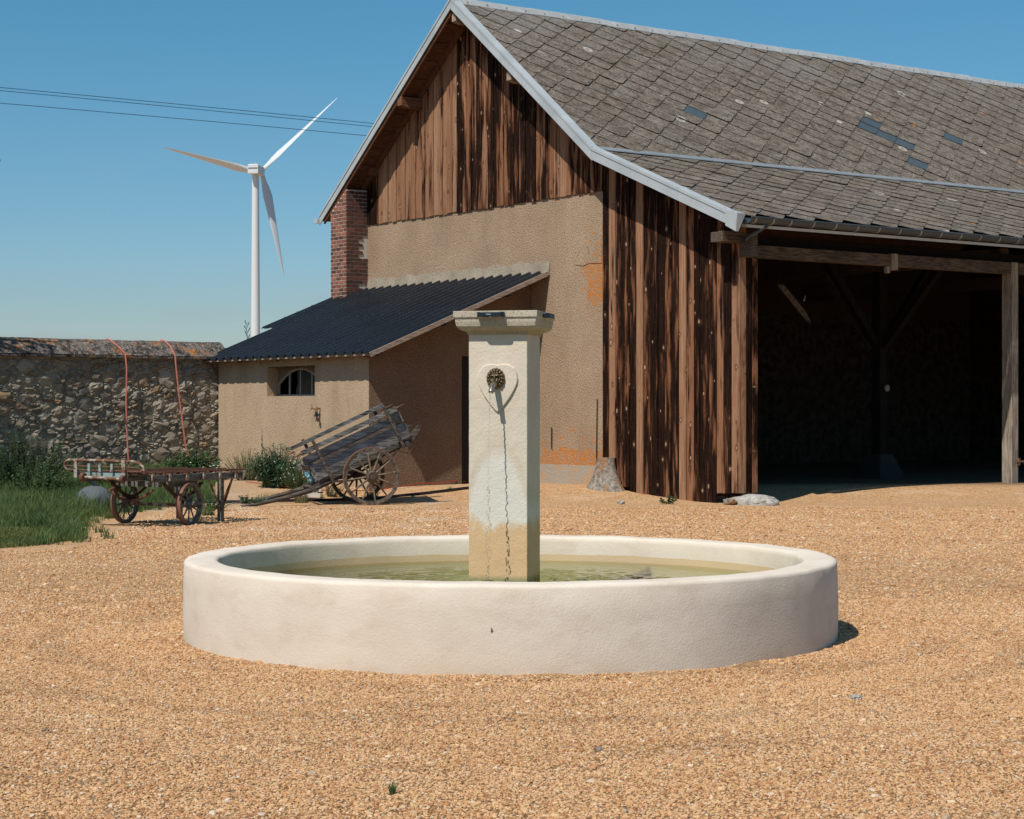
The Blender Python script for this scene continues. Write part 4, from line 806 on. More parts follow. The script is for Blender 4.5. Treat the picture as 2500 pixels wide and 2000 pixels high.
# cords hanging over the wall
for lb, pts in (('left of two salmon cords hanging over the stone wall', [(-6.19, 12.95, 3.12), (-6.17, 12.80, 3.09), (-6.10, 12.60, 2.97), (-6.0, 12.44, 2.80), (-5.985, 12.40, 2.5), (-6.0, 12.39, 1.74), (-5.99, 12.38, 1.2), (-5.955, 12.36, .45)]),
                ('right of two salmon cords, nearer the lean-to, hanging over the stone wall', [(-4.95, 12.95, 3.12), (-4.93, 12.78, 3.09), (-4.90, 12.60, 2.98), (-4.87, 12.44, 2.79), (-4.86, 12.40, 2.5), (-4.80, 12.38, 1.9), (-4.73, 12.37, 1.4), (-4.67, 12.36, .9), (-4.50, 12.30, .40)])):
    m2 = MB(); m2.tube([bw(*p) for p in pts], .0165, 7); o = part('cord', m2, 'cord', smooth=True); tag(o, lb, 'cord', 'salmon cords over the stone wall')

# ================================================================== FOUNTAIN
FC = Vector((-.01, 14.2, 0)); ft = thing('fountain', 'round pale rendered basin with a square stone pillar and lion-head spout', 'fountain', FC)
prof = [(2.40, -.15), (2.40, .0), (2.402, .2), (2.40, .40), (2.399, .545), (2.393, .562), (2.378, .571), (2.35, .574), (2.28, .575), (2.19, .573), (2.165, .568), (2.154, .555), (2.150, .53), (2.148, .45), (2.146, .36), (2.15, .2), (2.15, .10), (0.0, .10)]
mb = MB(); mb.lathe(prof[:-1], 220); vv = []
for x, y, z in mb.v:
    a = math.atan2(y, x); r = math.hypot(x, y); n1 = mnoise.noise((math.cos(a)*5, math.sin(a)*5, z*3)); n2 = mnoise.noise((math.cos(a)*19, math.sin(a)*19, z*9)); r *= .992
    r += .010*n1+.003*n2; z += (.005*mnoise.noise((math.cos(a)*6, math.sin(a)*6, 5))+.0025*n2) if z > .4 else 0
    vv.append((r*math.cos(a), r*math.sin(a), z))
mb.v = vv; o_ = len(mb.v); mb.f.append(tuple(o_-220+k for k in range(220)))
basin = part('basin', mb, 'basin', ft, smooth='all', label='round low wall of pale rose render')
m2 = MB(); m2.tube([(-.118, -2.382, .285), (-.112, -2.383, .297), (-.119, -2.382, .309)], [.003, .0045, .002], 5); part('chip', m2, 'rustdark', ft)
wt = MB(); NRW, NAW = 150, 260; SPX, SPY = -.16, .02      # ripples run out from where the stream lands
def wz(x, y):
    d_ = math.hypot(x-SPX, y-SPY); A = .010*math.exp(-d_/.8); n_ = mnoise.noise((x*4, y*4, 1))
    h_ = A*math.sin(d_*46+3*n_)+A*.8*math.sin(d_*27-2*n_)
    m_ = .0120*math.exp(-max(0, math.hypot(x-.1, y-.2)-.5)/.45); h_ += m_*mnoise.noise((x*7, y*9, 3))+m_*.45*mnoise.noise((x*17, y*21, 5))
    return .37+h_+.0004*mnoise.noise((x*6, y*6, 8))
wt.v = [(0, 0, wz(0, 0))]+[((2.137*i/NRW)*math.cos(2*math.pi*k/NAW), (2.137*i/NRW)*math.sin(2*math.pi*k/NAW), 0) for i in range(1, NRW+1) for k in range(NAW)]
wt.v = [(x, y, wz(x, y)) for x, y, z in wt.v]
wt.f = [(0, 1+k, 1+(k+1) % NAW) for k in range(NAW)]+[(1+(i-1)*NAW+k, 1+i*NAW+k, 1+i*NAW+(k+1) % NAW, 1+(i-1)*NAW+(k+1) % NAW) for i in range(1, NRW) for k in range(NAW)]
w = part('water', wt, 'water', fix=False, smooth='all'); w.location = FC; w['kind'] = 'structure'
PM = Matrix.Translation((-.044, .318, 0)) @ Matrix.Rotation(-R(13.1), 4, 'Z'); PWD = .2235
pil = MB(); nz = 24
loops = []
for i in range(nz+1):
    z = .10+(2.235-.10)*i/nz; ring = []
    for sx, sy in ((-1, -1), (1, -1), (1, 1), (-1, 1)):
        nx_, ny_ = {(-1, -1): (1, 0), (1, -1): (0, 1), (1, 1): (-1, 0), (-1, 1): (0, -1)}[(sx, sy)]
        for k in range(6):
            x = sx*PWD+nx_*k/6*2*PWD; y = sy*PWD+ny_*k/6*2*PWD; d_ = .0018*mnoise.noise((x*14, y*14, z*8)); ring.append((x*(1+d_*4), y*(1+d_*4), z))
    loops.append(ring)
k = len(loops[0]); pil.v = [p for l in loops for p in l]; pil.f = [(i*k+j, i*k+(j+1) % k, (i+1)*k+(j+1) % k, (i+1)*k+j) for i in range(nz) for j in range(k)]+[tuple(nz*k+j for j in range(k))]
pillar = part('pillar', pil, 'pillar', ft, M=PM, bevel=.006, label='square cream stone pillar stained white and tan by the water')
cap = MB(); pr = [(.232, 2.205), (.236, 2.228), (.255, 2.234), (.284, 2.246), (.300, 2.268), (.307, 2.300), (.309, 2.328), (.319, 2.332), (.3205, 2.380)]
cap.v = [(sx*r, sy*r, z) for r, z in pr for sx, sy in ((-1, -1), (1, -1), (1, 1), (-1, 1))]; cap.f = [(i*4+j, i*4+(j+1) % 4, (i+1)*4+(j+1) % 4, (i+1)*4+j) for i in range(len(pr)-1) for j in range(4)]+[(0, 3, 2, 1), tuple(len(pr)*4-4+j for j in range(4))]
part('pillar_cap', cap, 'cap', ft, M=PM, bevel=.004)
hp = [(0, 405), (22, 400), (45, 399), (75, 405), (98, 422), (113, 448), (119, 480), (116, 510), (104, 540), (80, 583), (50, 625), (20, 661), (0, 677)]
def hz(y): return 1.65+(1000-(720+y/2.3625))/4696*14.24
hpts = [(x*.001283, hz(y)) for x, y in hp]; hpts = hpts+[(-x, z) for x, z in hpts[-2:0:-1]]
m2 = MB(); F0 = -PWD+.002; F1 = -PWD-.017
c_ = (0, 1.85); ins = [(x*.965, c_[1]+(z-c_[1])*.965) for x, z in hpts]; k = len(hpts)
m2.v = [(x, F0, z) for x, z in hpts]+[(x, F1+.005, z) for x, z in hpts]+[(x, F1, z) for x, z in ins]
m2.f = [(i, (i+1) % k, k+(i+1) % k, k+i) for i in range(k)]+[(k+i, k+(i+1) % k, 2*k+(i+1) % k, 2*k+i) for i in range(k)]+[tuple(range(2*k, 3*k))]
part('heart_relief', m2, 'pillar', ft, M=PM, label='raised heart-shaped plaque')
# lion mask: relief on a polar grid
def lion(u, v):          # u,v in -1..1 ; height in metres
    r = math.hypot(u, v); a = math.atan2(v, u)
    hgt = .038*math.sqrt(max(0, 1-r*r*.96))
    if r > .60:                                       # mane of tongues
        hgt += .010*(.5+.5*math.cos(a*15))*sst(.60, .74, r)*(1-sst(.93, 1.0, r))
        hgt -= .006*math.exp(-((r-.64)/.05)**2)
    G = lambda cu, cv, su, sv: math.exp(-((u-cu)/su)**2-((v-cv)/sv)**2)
    hgt += .018*G(0, .02, .10, .30)                    # nose bridge
    hgt += .016*G(0, -.18, .17, .09)                   # nose
    for sg in (-1, 1):
        hgt -= .013*G(sg*.25, .12, .12, .075); hgt += .009*G(sg*.25, .12, .055, .04)      # eye socket, eyeball
        hgt += .011*G(sg*.27, .27, .20, .06)          # brow
        hgt += .014*G(sg*.30, -.20, .15, .14)         # cheek
        hgt += .016*G(sg*.15, -.36, .13, .10)         # muzzle
        hgt -= .008*G(sg*.42, -.02, .06, .20)
    hgt -= .016*G(0, -.52, .16, .06)                   # mouth
    hgt += .010*G(0, -.68, .15, .07)                   # chin
    hgt -= .006*G(0, .40, .03, .12)
    hgt += .010*(.5+.5*math.cos(u*22))*G(0, .62, .5, .13)
    return hgt
NR, NA = 40, 96; m2 = MB(); vs = [(0, -lion(0, 0), 0)]
for i in range(1, NR+1):
    for k in range(NA):
        r = i/NR; a = 2*math.pi*k/NA; ed = 1+.035*math.cos(a*17)*(r > .9); u, v = r*math.cos(a), r*math.sin(a)
        vs.append((u*.070*ed, -lion(u, v) if r < 1 else 0.0, v*.078*ed))
fs = [(0, 1+k, 1+(k+1) % NA) for k in range(NA)]+[(1+(i-1)*NA+k, 1+i*NA+k, 1+i*NA+(k+1) % NA, 1+(i-1)*NA+(k+1) % NA) for i in range(1, NR) for k in range(NA)]
m2.add(vs, fs); LM = PM @ Matrix.Translation((-.012, F1, 1.880))
mask = part('lion_mask', m2, 'bronze', ft, smooth='all', M=LM, label='bronze lion-head mask')
m2 = MB(); m2.tube([(0, -.035, -.038), (-.002, -.075, -.050), (-.004, -.105, -.066), (-.004, -.128, -.090)], [.024, .023, .021, .017], 16); m2.tube([(-.004, -.126, -.088), (-.004, -.134, -.099), (-.004, -.137, -.103)], [.019, .020, .019], 16)
part('spout', m2, 'spout', mask, smooth=True)
# falling water: thin wavering stream breaking into drops
SM = Matrix.Translation(FC) @ LM
m2 = MB(); pts = []; rr = []
for i in range(60):
    t = i/59; z = -.104-t*(.74); a = .5*math.sin(i*.55)+.5*math.sin(i*1.31)
    pts.append((-.004+.0060*a*t*2+.003*math.sin(i*2.3), -.135-.085*math.sqrt(t+.02)+.004*math.cos(i*.9)*t, z)); rr.append(max(.0016, (.0052-.0028*t)*(1+.75*mnoise.noise((0, 0, i*.45)))))
m2.tube(pts, rr, 8)
for i in range(60):
    z = -.80-.70*(i/60)**.9; m2.blob((rnd.gauss(0, .010), -.222+rnd.gauss(0, .008), z), (.0042*rnd.uniform(.5, 1.2), .0042, .011*rnd.uniform(.6, 1.8)), 6, 4, .1)
st = part('water_jet', m2, 'stream', smooth='all', M=SM); tag(st, 'thin stream of water falling from the lion spout into the basin', 'water stream', kind='stuff')
# solar lamps on the cap
def lamp(Ml, label):
    t = thing('wall_lamp', label, 'lamp', group='black lamps on the pillar cap'); t.matrix_world = Matrix.Translation(FC) @ PM @ Ml
    m2 = MB(); P = []; hw, dp, r = .103, .045, .030
    for cx, a0 in ((-hw+r, 180), (hw-r, 270)):
        for i in range(7): a = R(a0+i*15); P.append((cx+r*math.cos(a), -dp+r+r*math.sin(a)))
    P += [(hw, 0), (-hw, 0)]
    m2.prism(P, lambda x, y: (x, y, 0), lambda x, y: (x, y, .0355)); part('lamp_body', m2, 'lampblack', t, bevel=.0025)
    for x in (-.07, 0, .07):
        m3 = MB(); m3.box(x-.010, x+.010, -.034, -.018, -.0035, -.0003); part('lens', m3, 'lampled', t)
    cu = bpy.data.curves.new('lettering', 'FONT'); cu.body = 'mosoy'; cu.size = .0135; cu.align_x = 'CENTER'; cu.align_y = 'CENTER'; cu.extrude = .0003
    ob = bpy.data.objects.new('tmp', cu); COL.objects.link(ob); dg = bpy.context.evaluated_depsgraph_get(); me = bpy.data.meshes.new_from_object(ob.evaluated_get(dg)); bpy.data.objects.remove(ob)
    me.name = 'lettering'; me.materials.clear(); o = part('lettering', me, 'print', t, M=Matrix.Translation((-.010, -.0456, .019)) @ Matrix.Rotation(R(90), 4, 'X'))
    return t
lamp(Matrix.Translation((-.028, -.3210, 2.334)), 'black lamp on the sunny front edge of the pillar cap, facing the camera')
lamp(Matrix.Translation((.3210, -.02, 2.334)) @ Matrix.Rotation(R(90), 4, 'Z'), 'black lamp on the shaded right edge of the pillar cap')

# ================================================================== WHEELS
def wheel_parts(parent, M, r, rimd, rimw, nsp, hubr, hublen, woodm, tyrem, spokem, dish=.0, tyre_t=.008, name='wheel'):
    """wheel in the local XZ plane, axle along local -Y (outer side)"""
    RX = Matrix.Rotation(R(90), 4, 'X')
    m2 = MB(); m2.lathe([(r-tyre_t, -rimw/2), (r-tyre_t, rimw/2), (r-rimd, rimw/2*.85), (r-rimd, -rimw/2*.85)], 48, RX, closed=True); w = part(name, m2, woodm, parent, smooth=True, M=M)
    m2 = MB(); m2.lathe([(r-tyre_t+.0005, -rimw/2-.002), (r, -rimw/2-.001), (r, rimw/2+.001), (r-tyre_t+.0005, rimw/2+.002)], 48, RX, closed=True); part('tyre', m2, tyrem, w, smooth=True)
    m2 = MB(); m2.lathe([(.0, -hublen*.62), (hubr*.45, -hublen*.62), (hubr*.62, -hublen*.60), (hubr*.72, -hublen*.35), (hubr, -hublen*.22), (hubr, hublen*.2), (hubr*.75, hublen*.4), (0, hublen*.4)], 24, Matrix.Rotation(R(-90), 4, 'X')); part('hub', m2, woodm, w, smooth=True)
    m2 = MB(); m2.lathe([(hubr*.46, -hublen*.63), (hubr*.70, -hublen*.63), (hubr*.72, -hublen*.5), (hubr*.5, -hublen*.5)], 24, Matrix.Rotation(R(-90), 4, 'X'), closed=True); part('hub_ring', m2, 'rustdark', w, smooth=True)
    for i in range(nsp):
        a = 2*math.pi*(i+.3)/nsp; c, s_ = math.cos(a), math.sin(a); m2 = MB()
        m2.tube([(hubr*.8*c, -dish, hubr*.8*s_), ((r*.55)*c, -dish*.5, (r*.55)*s_), ((r-rimd*.8)*c, 0, (r-rimd*.8)*s_)], [rimd*.34, rimd*.27, rimd*.24], 6); part('spoke', m2, spokem, w, smooth=True)
    return w
# ================================================================== HAND CART (tipped)
cart = thing('hand_cart', 'weathered two-wheeled wooden cart tipped forward onto its shafts', 'cart', (-2.60, 33.84, gh(-2.6, 33.8)), R(16))
for sy in (-1, 1):
    M = Matrix.Translation((0, sy*.62, .50)) @ Matrix.Rotation(0 if sy < 0 else math.pi, 4, 'Z') @ Matrix.Rotation(R(7 if sy > 0 else 0), 4, 'Y')
    wheel_parts(cart, M, .50, .062, .055, 12, .102, .24, 'wheelrim', 'redtyre', 'wheelwood', .03)
m2 = MB(); m2.beam((0, -.60, .50), (0, .60, .50), .07, .07); part('axle', m2, 'rustdark', cart)
TM = Matrix.Translation((0, 0, .50)) @ Matrix.Rotation(R(-25), 4, 'Y')
def cp_(name, mb_, mat, **k):
    mb_.v = [tuple(TM @ Vector(v)) for v in mb_.v]; return part(name, mb_, mat, cart, **k)
def cbox(name, x0, x1, y0, y1, z0, z1, mat, x0b=None, **k):
    m2 = MB(); j = lambda: rnd.uniform(-.006, .006)
    m2.hexa([(x0+j(), y0, z0+j()), (x1+j(), y0, z0+j()), (x1+j(), y1, z0), (x0+j(), y1, z0), (x0+j(), y0, z1+j()), (x1+j(), y0, z1+j()), (x1+j(), y1, z1), (x0+j(), y1, z1)]); return cp_(name, m2, mat, **k)
for sy in (-1, 1):
    o = sy*.45; q = .012
    cbox('side_board', -.92, .92, o-q, o+q, .90 if sy > 0 else .815, .965 if sy > 0 else .90, 'cartwood'); cbox('side_board', -.95, .78, o-q, o+q, .53 if sy > 0 else .665, .62 if sy > 0 else .762, 'cartwood' if sy > 0 else 'cartblue')
    cbox('side_board', -.80, .80, o-q-.002, o+q, .585 if sy < 0 else .66, .642 if sy < 0 else .70, 'cartdark'); cbox('side_board', -.82, .93, o-q, o+q, .46, .578, 'cartblue'); cbox('side_board', -.84, .95, o-q, o+q, .31, .452, 'cartwood')
    cbox('side_board', -.60, .70, o-q-.004, o+q, .23, .305, 'cartdark')
    for u, tl in ((-.62, 0), (.76, .0)):
        m2 = MB(); m2.beam((u+tl, o+sy*.035, .18), (u-.03, o+sy*.045, .99), .045, .05, up=(1, 0, 0)); cp_('stake', m2, 'cartdark')
        for zz in (.38, .52, .71, .86):
            m3 = MB(); m3.box(u-.012, u+.012, o+sy*.06-.008, o+sy*.06+.008, zz-.012, zz+.012); cp_('bolt', m3, 'rustdark')
    m2 = MB(); m2.tube([(-1.10, o, .845), (-.95, o, .86), (-.88, o, .86)], [.008, .018, .02], 6); cp_('pin', m2, 'rust')
    m2 = MB(); m2.tube([(.90, o, .86), (1.02, o, .87), (1.08, o, .865)], [.02, .012, .007], 6); cp_('pin', m2, 'rust')
    # sill running back into a pointed horn
    m2 = MB(); m2.prism([(-1.0, .16), (.95, .20), (1.16, .335), (1.22, .40), (1.17, .425), (.98, .345), (-1.0, .27)], lambda a, b: (a, sy*.38-.03, b), lambda a, b: (a, sy*.38+.03, b)); cp_('sill', m2, 'cartdark')
    # leaf spring and shackle hooks
    P = [(-.62+1.24*i/12, sy*.50, .17-.17*math.sin(math.pi*i/12)+.02) for i in range(13)]; m2 = MB()
    for a, b in zip(P, P[1:]): m2.beam(a, b, .05, .035)
    cp_('leaf_spring', m2, 'rustdark')
    m2 = MB(); m2.tube([(.62, sy*.5, .19), (.72, sy*.5, .12), (.80, sy*.5, .06), (.88, sy*.5, .10), (.90, sy*.5, .2)], .014, 6); cp_('hook', m2, 'rustdark')
    m2 = MB(); m2.tube([(-.62, sy*.5, .18), (-.76, sy*.5, .10), (-.80, sy*.5, .02), (-.72, sy*.5, -.02)], .014, 6); cp_('hook', m2, 'rustdark')
    # shaft: bends down to the ground
    m2 = MB(); P = [(-.60, sy*.38, .20), (-1.0, sy*.40, .205), (-1.55, sy*.44, .30), (-2.0, sy*.46, .41), (-2.25, sy*.46, .50)]
    m2.tube(P, [.042, .045, .036, .030, .022], 8); cp_('shaft', m2, 'cartdark', smooth=True)
for i in range(7): cbox('floor_board', -.85, .95, -.43+i*.124, -.43+i*.124+.118, .275, .30, 'cartwood')
cbox('front_board', -.90, -.875, -.42, .42, .30, .50, 'cartwood'); cbox('front_board', -.88, -.855, -.44, .44, .51, .60, 'cartdark')
for u in (-.98, -.35, .3, .85): cbox('cross_beam', u-.035, u+.035, -.47, .47, .17, .26, 'cartdark')
cbox('tail_board', .93, .955, -.44, .44, .60, .80, 'cartwood'); cbox('tail_board', .95, .975, -.44, .44, .33, .55, 'cartwood')
o = part('blue_bag', MB().blob((0, 0, 0), (.04, .05, .10), 12, 9, .42), 'cloth', M=cart.matrix_basis @ TM @ Matrix.Translation((-.96, -.36, .42))); tag(o, 'small crumpled blue plastic bag hanging on the front of the tipped cart', 'plastic bag')
m2 = MB(); m2.prism([(-.18, 0), (.14, -.02), (.17, .13), (.05, .28), (-.03, .30), (-.08, .20)], lambda a, b: (a, -.05, b), lambda a, b: (a, .05, b)); o = part('white_block', m2, 'whiteblock', bevel=.02, M=Matrix.Translation((-3.62, 34.9, gh(-3.6, 34.9)+.02)) @ Matrix.Rotation(R(10), 4, 'Z')); tag(o, 'chipped white block with a hole standing in the weeds before the cart', 'block')
m3 = MB(); m3.lathe([(0, -.055), (.035, -.055), (.035, .055), (0, .055)], 12, Matrix.Translation((.04, 0, .13)) @ Matrix.Rotation(R(90), 4, 'X')); part('hole', m3, 'rustdark', o)  # dark plug stands in for the shade of the hole

# ================================================================== LUGGAGE WAGON
wg = thing('luggage_wagon', 'rusty iron and wood station luggage wagon with flaking cream paint', 'wagon', (-5.56, 26.9, .0), R(-30))
for sx in (-1, 1):
    M = Matrix.Translation((sx*.60, .90, .305)) @ Matrix.Rotation(R(90+(8 if sx > 0 else 6)), 4, 'Z')
    wheel_parts(wg, M, .305, .045, .070, 10, .062, .18, 'wheelwood' if 0 else 'greywood', 'redtyre', 'greywood', .0, .012)
WM = wg.matrix_basis
def wp(name, fn, mat, par=wg, **k): m2 = MB(); fn(m2); return part(name, m2, mat, par, **k)
wp('axle', lambda m: m.beam((-.60, .90, .285), (.60, .90, .285), .05, .045), 'flake')
for x in (-.60, .56): wp('side_rail', lambda m: m.box(x, x+.05, .03, 2.10, .635, .735), 'greywood', bevel=.006)
wp('side_rail', lambda m: m.box(-.03, .03, .03, 2.10, .64, .73), 'greywood')
for y in (.05, .42, .79, 1.16, 1.53, 1.90, 2.10):
    wp('cross_bar', lambda m: m.box(-.66, .66, y-.02, y+.02, .737, .755), 'rust')
    for x in (-.665, .64): wp('bracket', lambda m: m.box(x, x+.025, y-.02, y+.02, .65, .757), 'flake')
for i, x in enumerate((-.55, -.36, -.17, .02, .21, .40, .58)): wp('bed_rod', lambda m: m.tube([(x, -.02, .768), (x, 2.22, .772-.03*(i % 2))], .012, 6), 'rust')
for i, x in enumerate((-.46, -.26, -.07, .12, .31, .50)): wp('bed_slat', lambda m: m.box(x-.035, x+.035, .06, 2.12, .757, .765), 'flake' if i % 2 else 'rust')
# end rack: bent tube, flats, blue boards
def bent(m, x0, x1, y, z0, z1, r):
    P = [(x0+.10, y+.02, z0), (x0+.03, y, z0+.005), (x0, y-.01, z0+.05), (x0+.02, y-.02, z1-.03), (x0+.08, y-.02, z1), ((x0+x1)/2, y-.02, z1+.0), (x1-.22, y-.02, z1-.005), (x1-.10, y-.02, z1-.03), (x1-.03, y-.01, z0+.05), (x1-.02, y, z0+.01), (x1-.12, y+.02, z0)]
    m.tube(P, r, 8)
rk = wp('end_rack', lambda m: bent(m, -.86, .62, -.06, .80, .935, .021), 'flake', smooth=True)
wp('lower_rail', lambda m: m.tube([(-.84, -.08, .855), (.52, -.08, .845)], .011, 6), 'rust', rk); wp('lower_rail', lambda m: m.tube([(-.80, -.07, .80), (.56, -.07, .79)], .011, 6), 'rust', rk)
for x, zb in ((-.62, .62), (.26, .60)): wp('upright', lambda m: m.box(x-.03, x+.03, -.115, -.098, zb+.07, .945), 'flake', rk)
for x in (-.38, -.18, .04): wp('upright', lambda m: m.box(x-.022, x+.022, -.105, -.09, .78, .895), 'bluepaint', rk)
wp('end_board', lambda m: m.box(-.55, .28, -.06, -.03, .70, .775), 'bluepaint', bevel=.004)
wp('roller', lambda m: m.tube([(-.42, -.13, .70), (.22, -.13, .685)], .020, 8), 'flake', smooth=True)
wp('knob', lambda m: m.lathe([(0, -.03), (.05, -.03), (.07, -.01), (.07, .01), (.05, .03), (0, .03)], 16, Matrix.Translation((-.46, -.13, .70)) @ Matrix.Rotation(R(90), 4, 'Y')), 'rust', smooth=True)
wp('knob', lambda m: m.lathe([(0, -.03), (.04, -.03), (.055, -.01), (.055, .01), (.04, .03), (0, .03)], 16, Matrix.Translation((.26, -.13, .685)) @ Matrix.Rotation(R(90), 4, 'Y')), 'rust', smooth=True)
for sx in (-1, 1):
    wp('leaf_spring', lambda m: [m.beam((sx*.48, .90-.42+.84*i/8, .60-.20*math.sin(math.pi*i/8)), (sx*.48, .90-.42+.84*(i+1)/8, .60-.20*math.sin(math.pi*(i+1)/8)), .05, .028) for i in range(8)], 'rustdark')
    wp('spring_block', lambda m: m.box(sx*.48-.04, sx*.48+.04, .84, .96, .31, .41), 'rustdark')
    wp('strut', lambda m: m.beam((sx*.48, .45, .64), (sx*.48, .86, .34), .03, .03), 'rustdark')
    x = .36*sx if sx > 0 else -.42
    lg = wp('leg', lambda m: m.box(x-.035, x+.035, 1.87, 1.94, -.0 if sx > 0 else .02, .64), 'greywood')
    wp('leg_strut', lambda m: m.beam((x+.02, 1.60, .64), (x+.02, 1.90, .10), .022, .022), 'flake', lg); wp('leg_strut', lambda m: m.beam((x+.02, 2.16, .64), (x+.02, 1.92, .18), .022, .022), 'rust', lg)
    wp('leg_strut', lambda m: m.beam((x+sx*.22, 1.90, .64), (x+sx*.01, 1.90, .24), .022, .022), 'rust', lg)
wp('under_frame', lambda m: m.box(-.46, .46, .60, 1.25, .55, .63), 'greywood')
wp('draw_spring', lambda m: [m.beam((-.40+.8*i/8, .35, .52-.16*math.sin(math.pi*i/8)), (-.40+.8*(i+1)/8, .35, .52-.16*math.sin(math.pi*(i+1)/8)), .05, .03) for i in range(8)], 'rust')
wp('tow_link', lambda m: m.tube([(0, .40, .36), (.0, .1, .40), (.05, -.08, .56)], .02, 6), 'rustdark')

# ================================================================== WIND TURBINE
tb = thing('wind_turbine', 'white three-bladed wind turbine rising behind the stone wall', 'wind turbine', (-108.0, 810, 0))
m2 = MB(); m2.tube([(0, 0, 0), (0, 0, 40), (0, 0, 100.6)], [2.05, 1.85, 1.45], 40); part('tower', m2, 'white', tb, smooth=True)
NM = Matrix.Translation((.4, 0, 102.4)) @ Matrix.Rotation(R(-9), 4, 'Z')     # rotor on the far side (local +y)
m2 = MB(); P = [(-2.3, -1.7), (-1.9, -2.0), (1.9, -2.0), (2.3, -1.7), (2.3, 1.6), (1.9, 2.0), (-1.9, 2.0), (-2.3, 1.6)]
m2.prism(P, lambda x, z: (x, -5.2, z), lambda x, z: (x*.9, 5.0, z)); nac = part('nacelle', m2, 'white', tb, M=NM, bevel=.2)
m2 = MB(); m2.box(-2.0, 2.0, -5.32, -5.22, .1, .5); part('vent_grille', m2, 'grille', nac)
m2 = MB(); m2.tube([(-1.2, -4, 2.0), (-1.2, -4, 3.1)], .06, 5); m2.tube([(.6, -4, 2.0), (.6, -4, 3.4)], .06, 5); m2.tube([(1.4, -2, 2.0), (1.4, -2, 2.9)], .06, 5); part('mast', m2, 'white', nac)
m2 = MB(); m2.lathe([(1.7, 0), (1.75, 1.2), (1.4, 2.5), (.7, 3.3), (0, 3.5)], 24, Matrix.Translation((0, 5.1, 0)) @ Matrix.Rotation(R(-90), 4, 'X')); hub = part('hub', m2, 'white', nac, smooth=True)
for ang in (165.0, 43.0, -77.5):
    m2 = MB(); secs = 14; seg = 12; vs = []
    for i in range(secs+1):
        t = i/secs; r = 1.2+t*44.0; ch_ = (1.9+(4.3-1.9)*sst(0, .2, t)) if t < .2 else 4.3*(1-(t-.2)/.8)**.8+.35; th = max(.10, ch_*(.9 if t < .03 else .55-1.6*t if t < .2 else .22-.1*t)); tw_ = R(14*(1-t)**2-56)
        off = ch_*.18
        for k in range(seg):
            a = 2*math.pi*k/seg; x = ch_/2*math.cos(a)-off; y = th/2*math.sin(a); vs.append((x*math.cos(tw_)-y*math.sin(tw_), x*math.sin(tw_)+y*math.cos(tw_)+.9*t*t, r))
    fs = [(i*seg+k, i*seg+(k+1) % seg, (i+1)*seg+(k+1) % seg, (i+1)*seg+k) for i in range(secs) for k in range(seg)]+[tuple(range(seg)), tuple(secs*seg+k for k in range(seg))]
    m2.add(vs, fs); part('blade', m2, 'white', tb, smooth=True, M=NM @ Matrix.Translation((0, 6.6, 0)) @ Matrix.Rotation(-R(ang-90), 4, 'Y'))
# ================================================================== POWER CABLES
for lb, yl, yr, Y in (('topmost of three thin power cables crossing the sky', 184, 260, 70), ('middle one of three thin power cables crossing the sky', 190.5, 267, 71.5), ('lowest of three thin power cables crossing the sky', 217, 287, 70.5)):
    P = []
    for i in range(41):
        px = -900+i*80; t = px/788; py = yl+(yr-yl)*t+3.0*(t*(t-1))*1.2; Yi = Y+ (px/788)*6
        P.append(((px-1078)/4050*Yi, Yi, 1.65+(862-py)/4050*Yi))
    m2 = MB(); m2.tube(P, .0125, 5); o = part('power_cable', m2, 'wire'); tag(o, lb, 'cable', 'power cables in the sky')

# ================================================================== PLANTS
def blade(m, x, y, z, hgt, w, a, lean, la):
    dx, dy = math.cos(a)*w/2, math.sin(a)*w/2; lx, ly = math.cos(la)*lean, math.sin(la)*lean; o = len(m.v)
    m.v += [(x-dx, y-dy, z), (x+dx, y+dy, z), (x+lx*.35-dx*.7, y+ly*.35-dy*.7, z+hgt*.55), (x+lx*.35+dx*.7, y+ly*.35+dy*.7, z+hgt*.55), (x+lx, y+ly, z+hgt*(1-.25*min(1, lean/hgt)))]
    m.f += [(o, o+1, o+3, o+2), (o+2, o+3, o+4)]
def tuft(m, x, y, n, r, h0, h1, w=.006, rn=rnd):
    for _ in range(n):
        a = rn.uniform(0, 6.28); q = r*math.sqrt(rn.random()); hh = rn.uniform(h0, h1); X, Y_ = x+q*math.cos(a), y+q*math.sin(a); blade(m, X, Y_, gh(X, Y_)-.01, hh, w*rn.uniform(.7, 1.4), rn.uniform(0, 6.28), hh*rn.uniform(.1, .75), rn.uniform(0, 6.28))
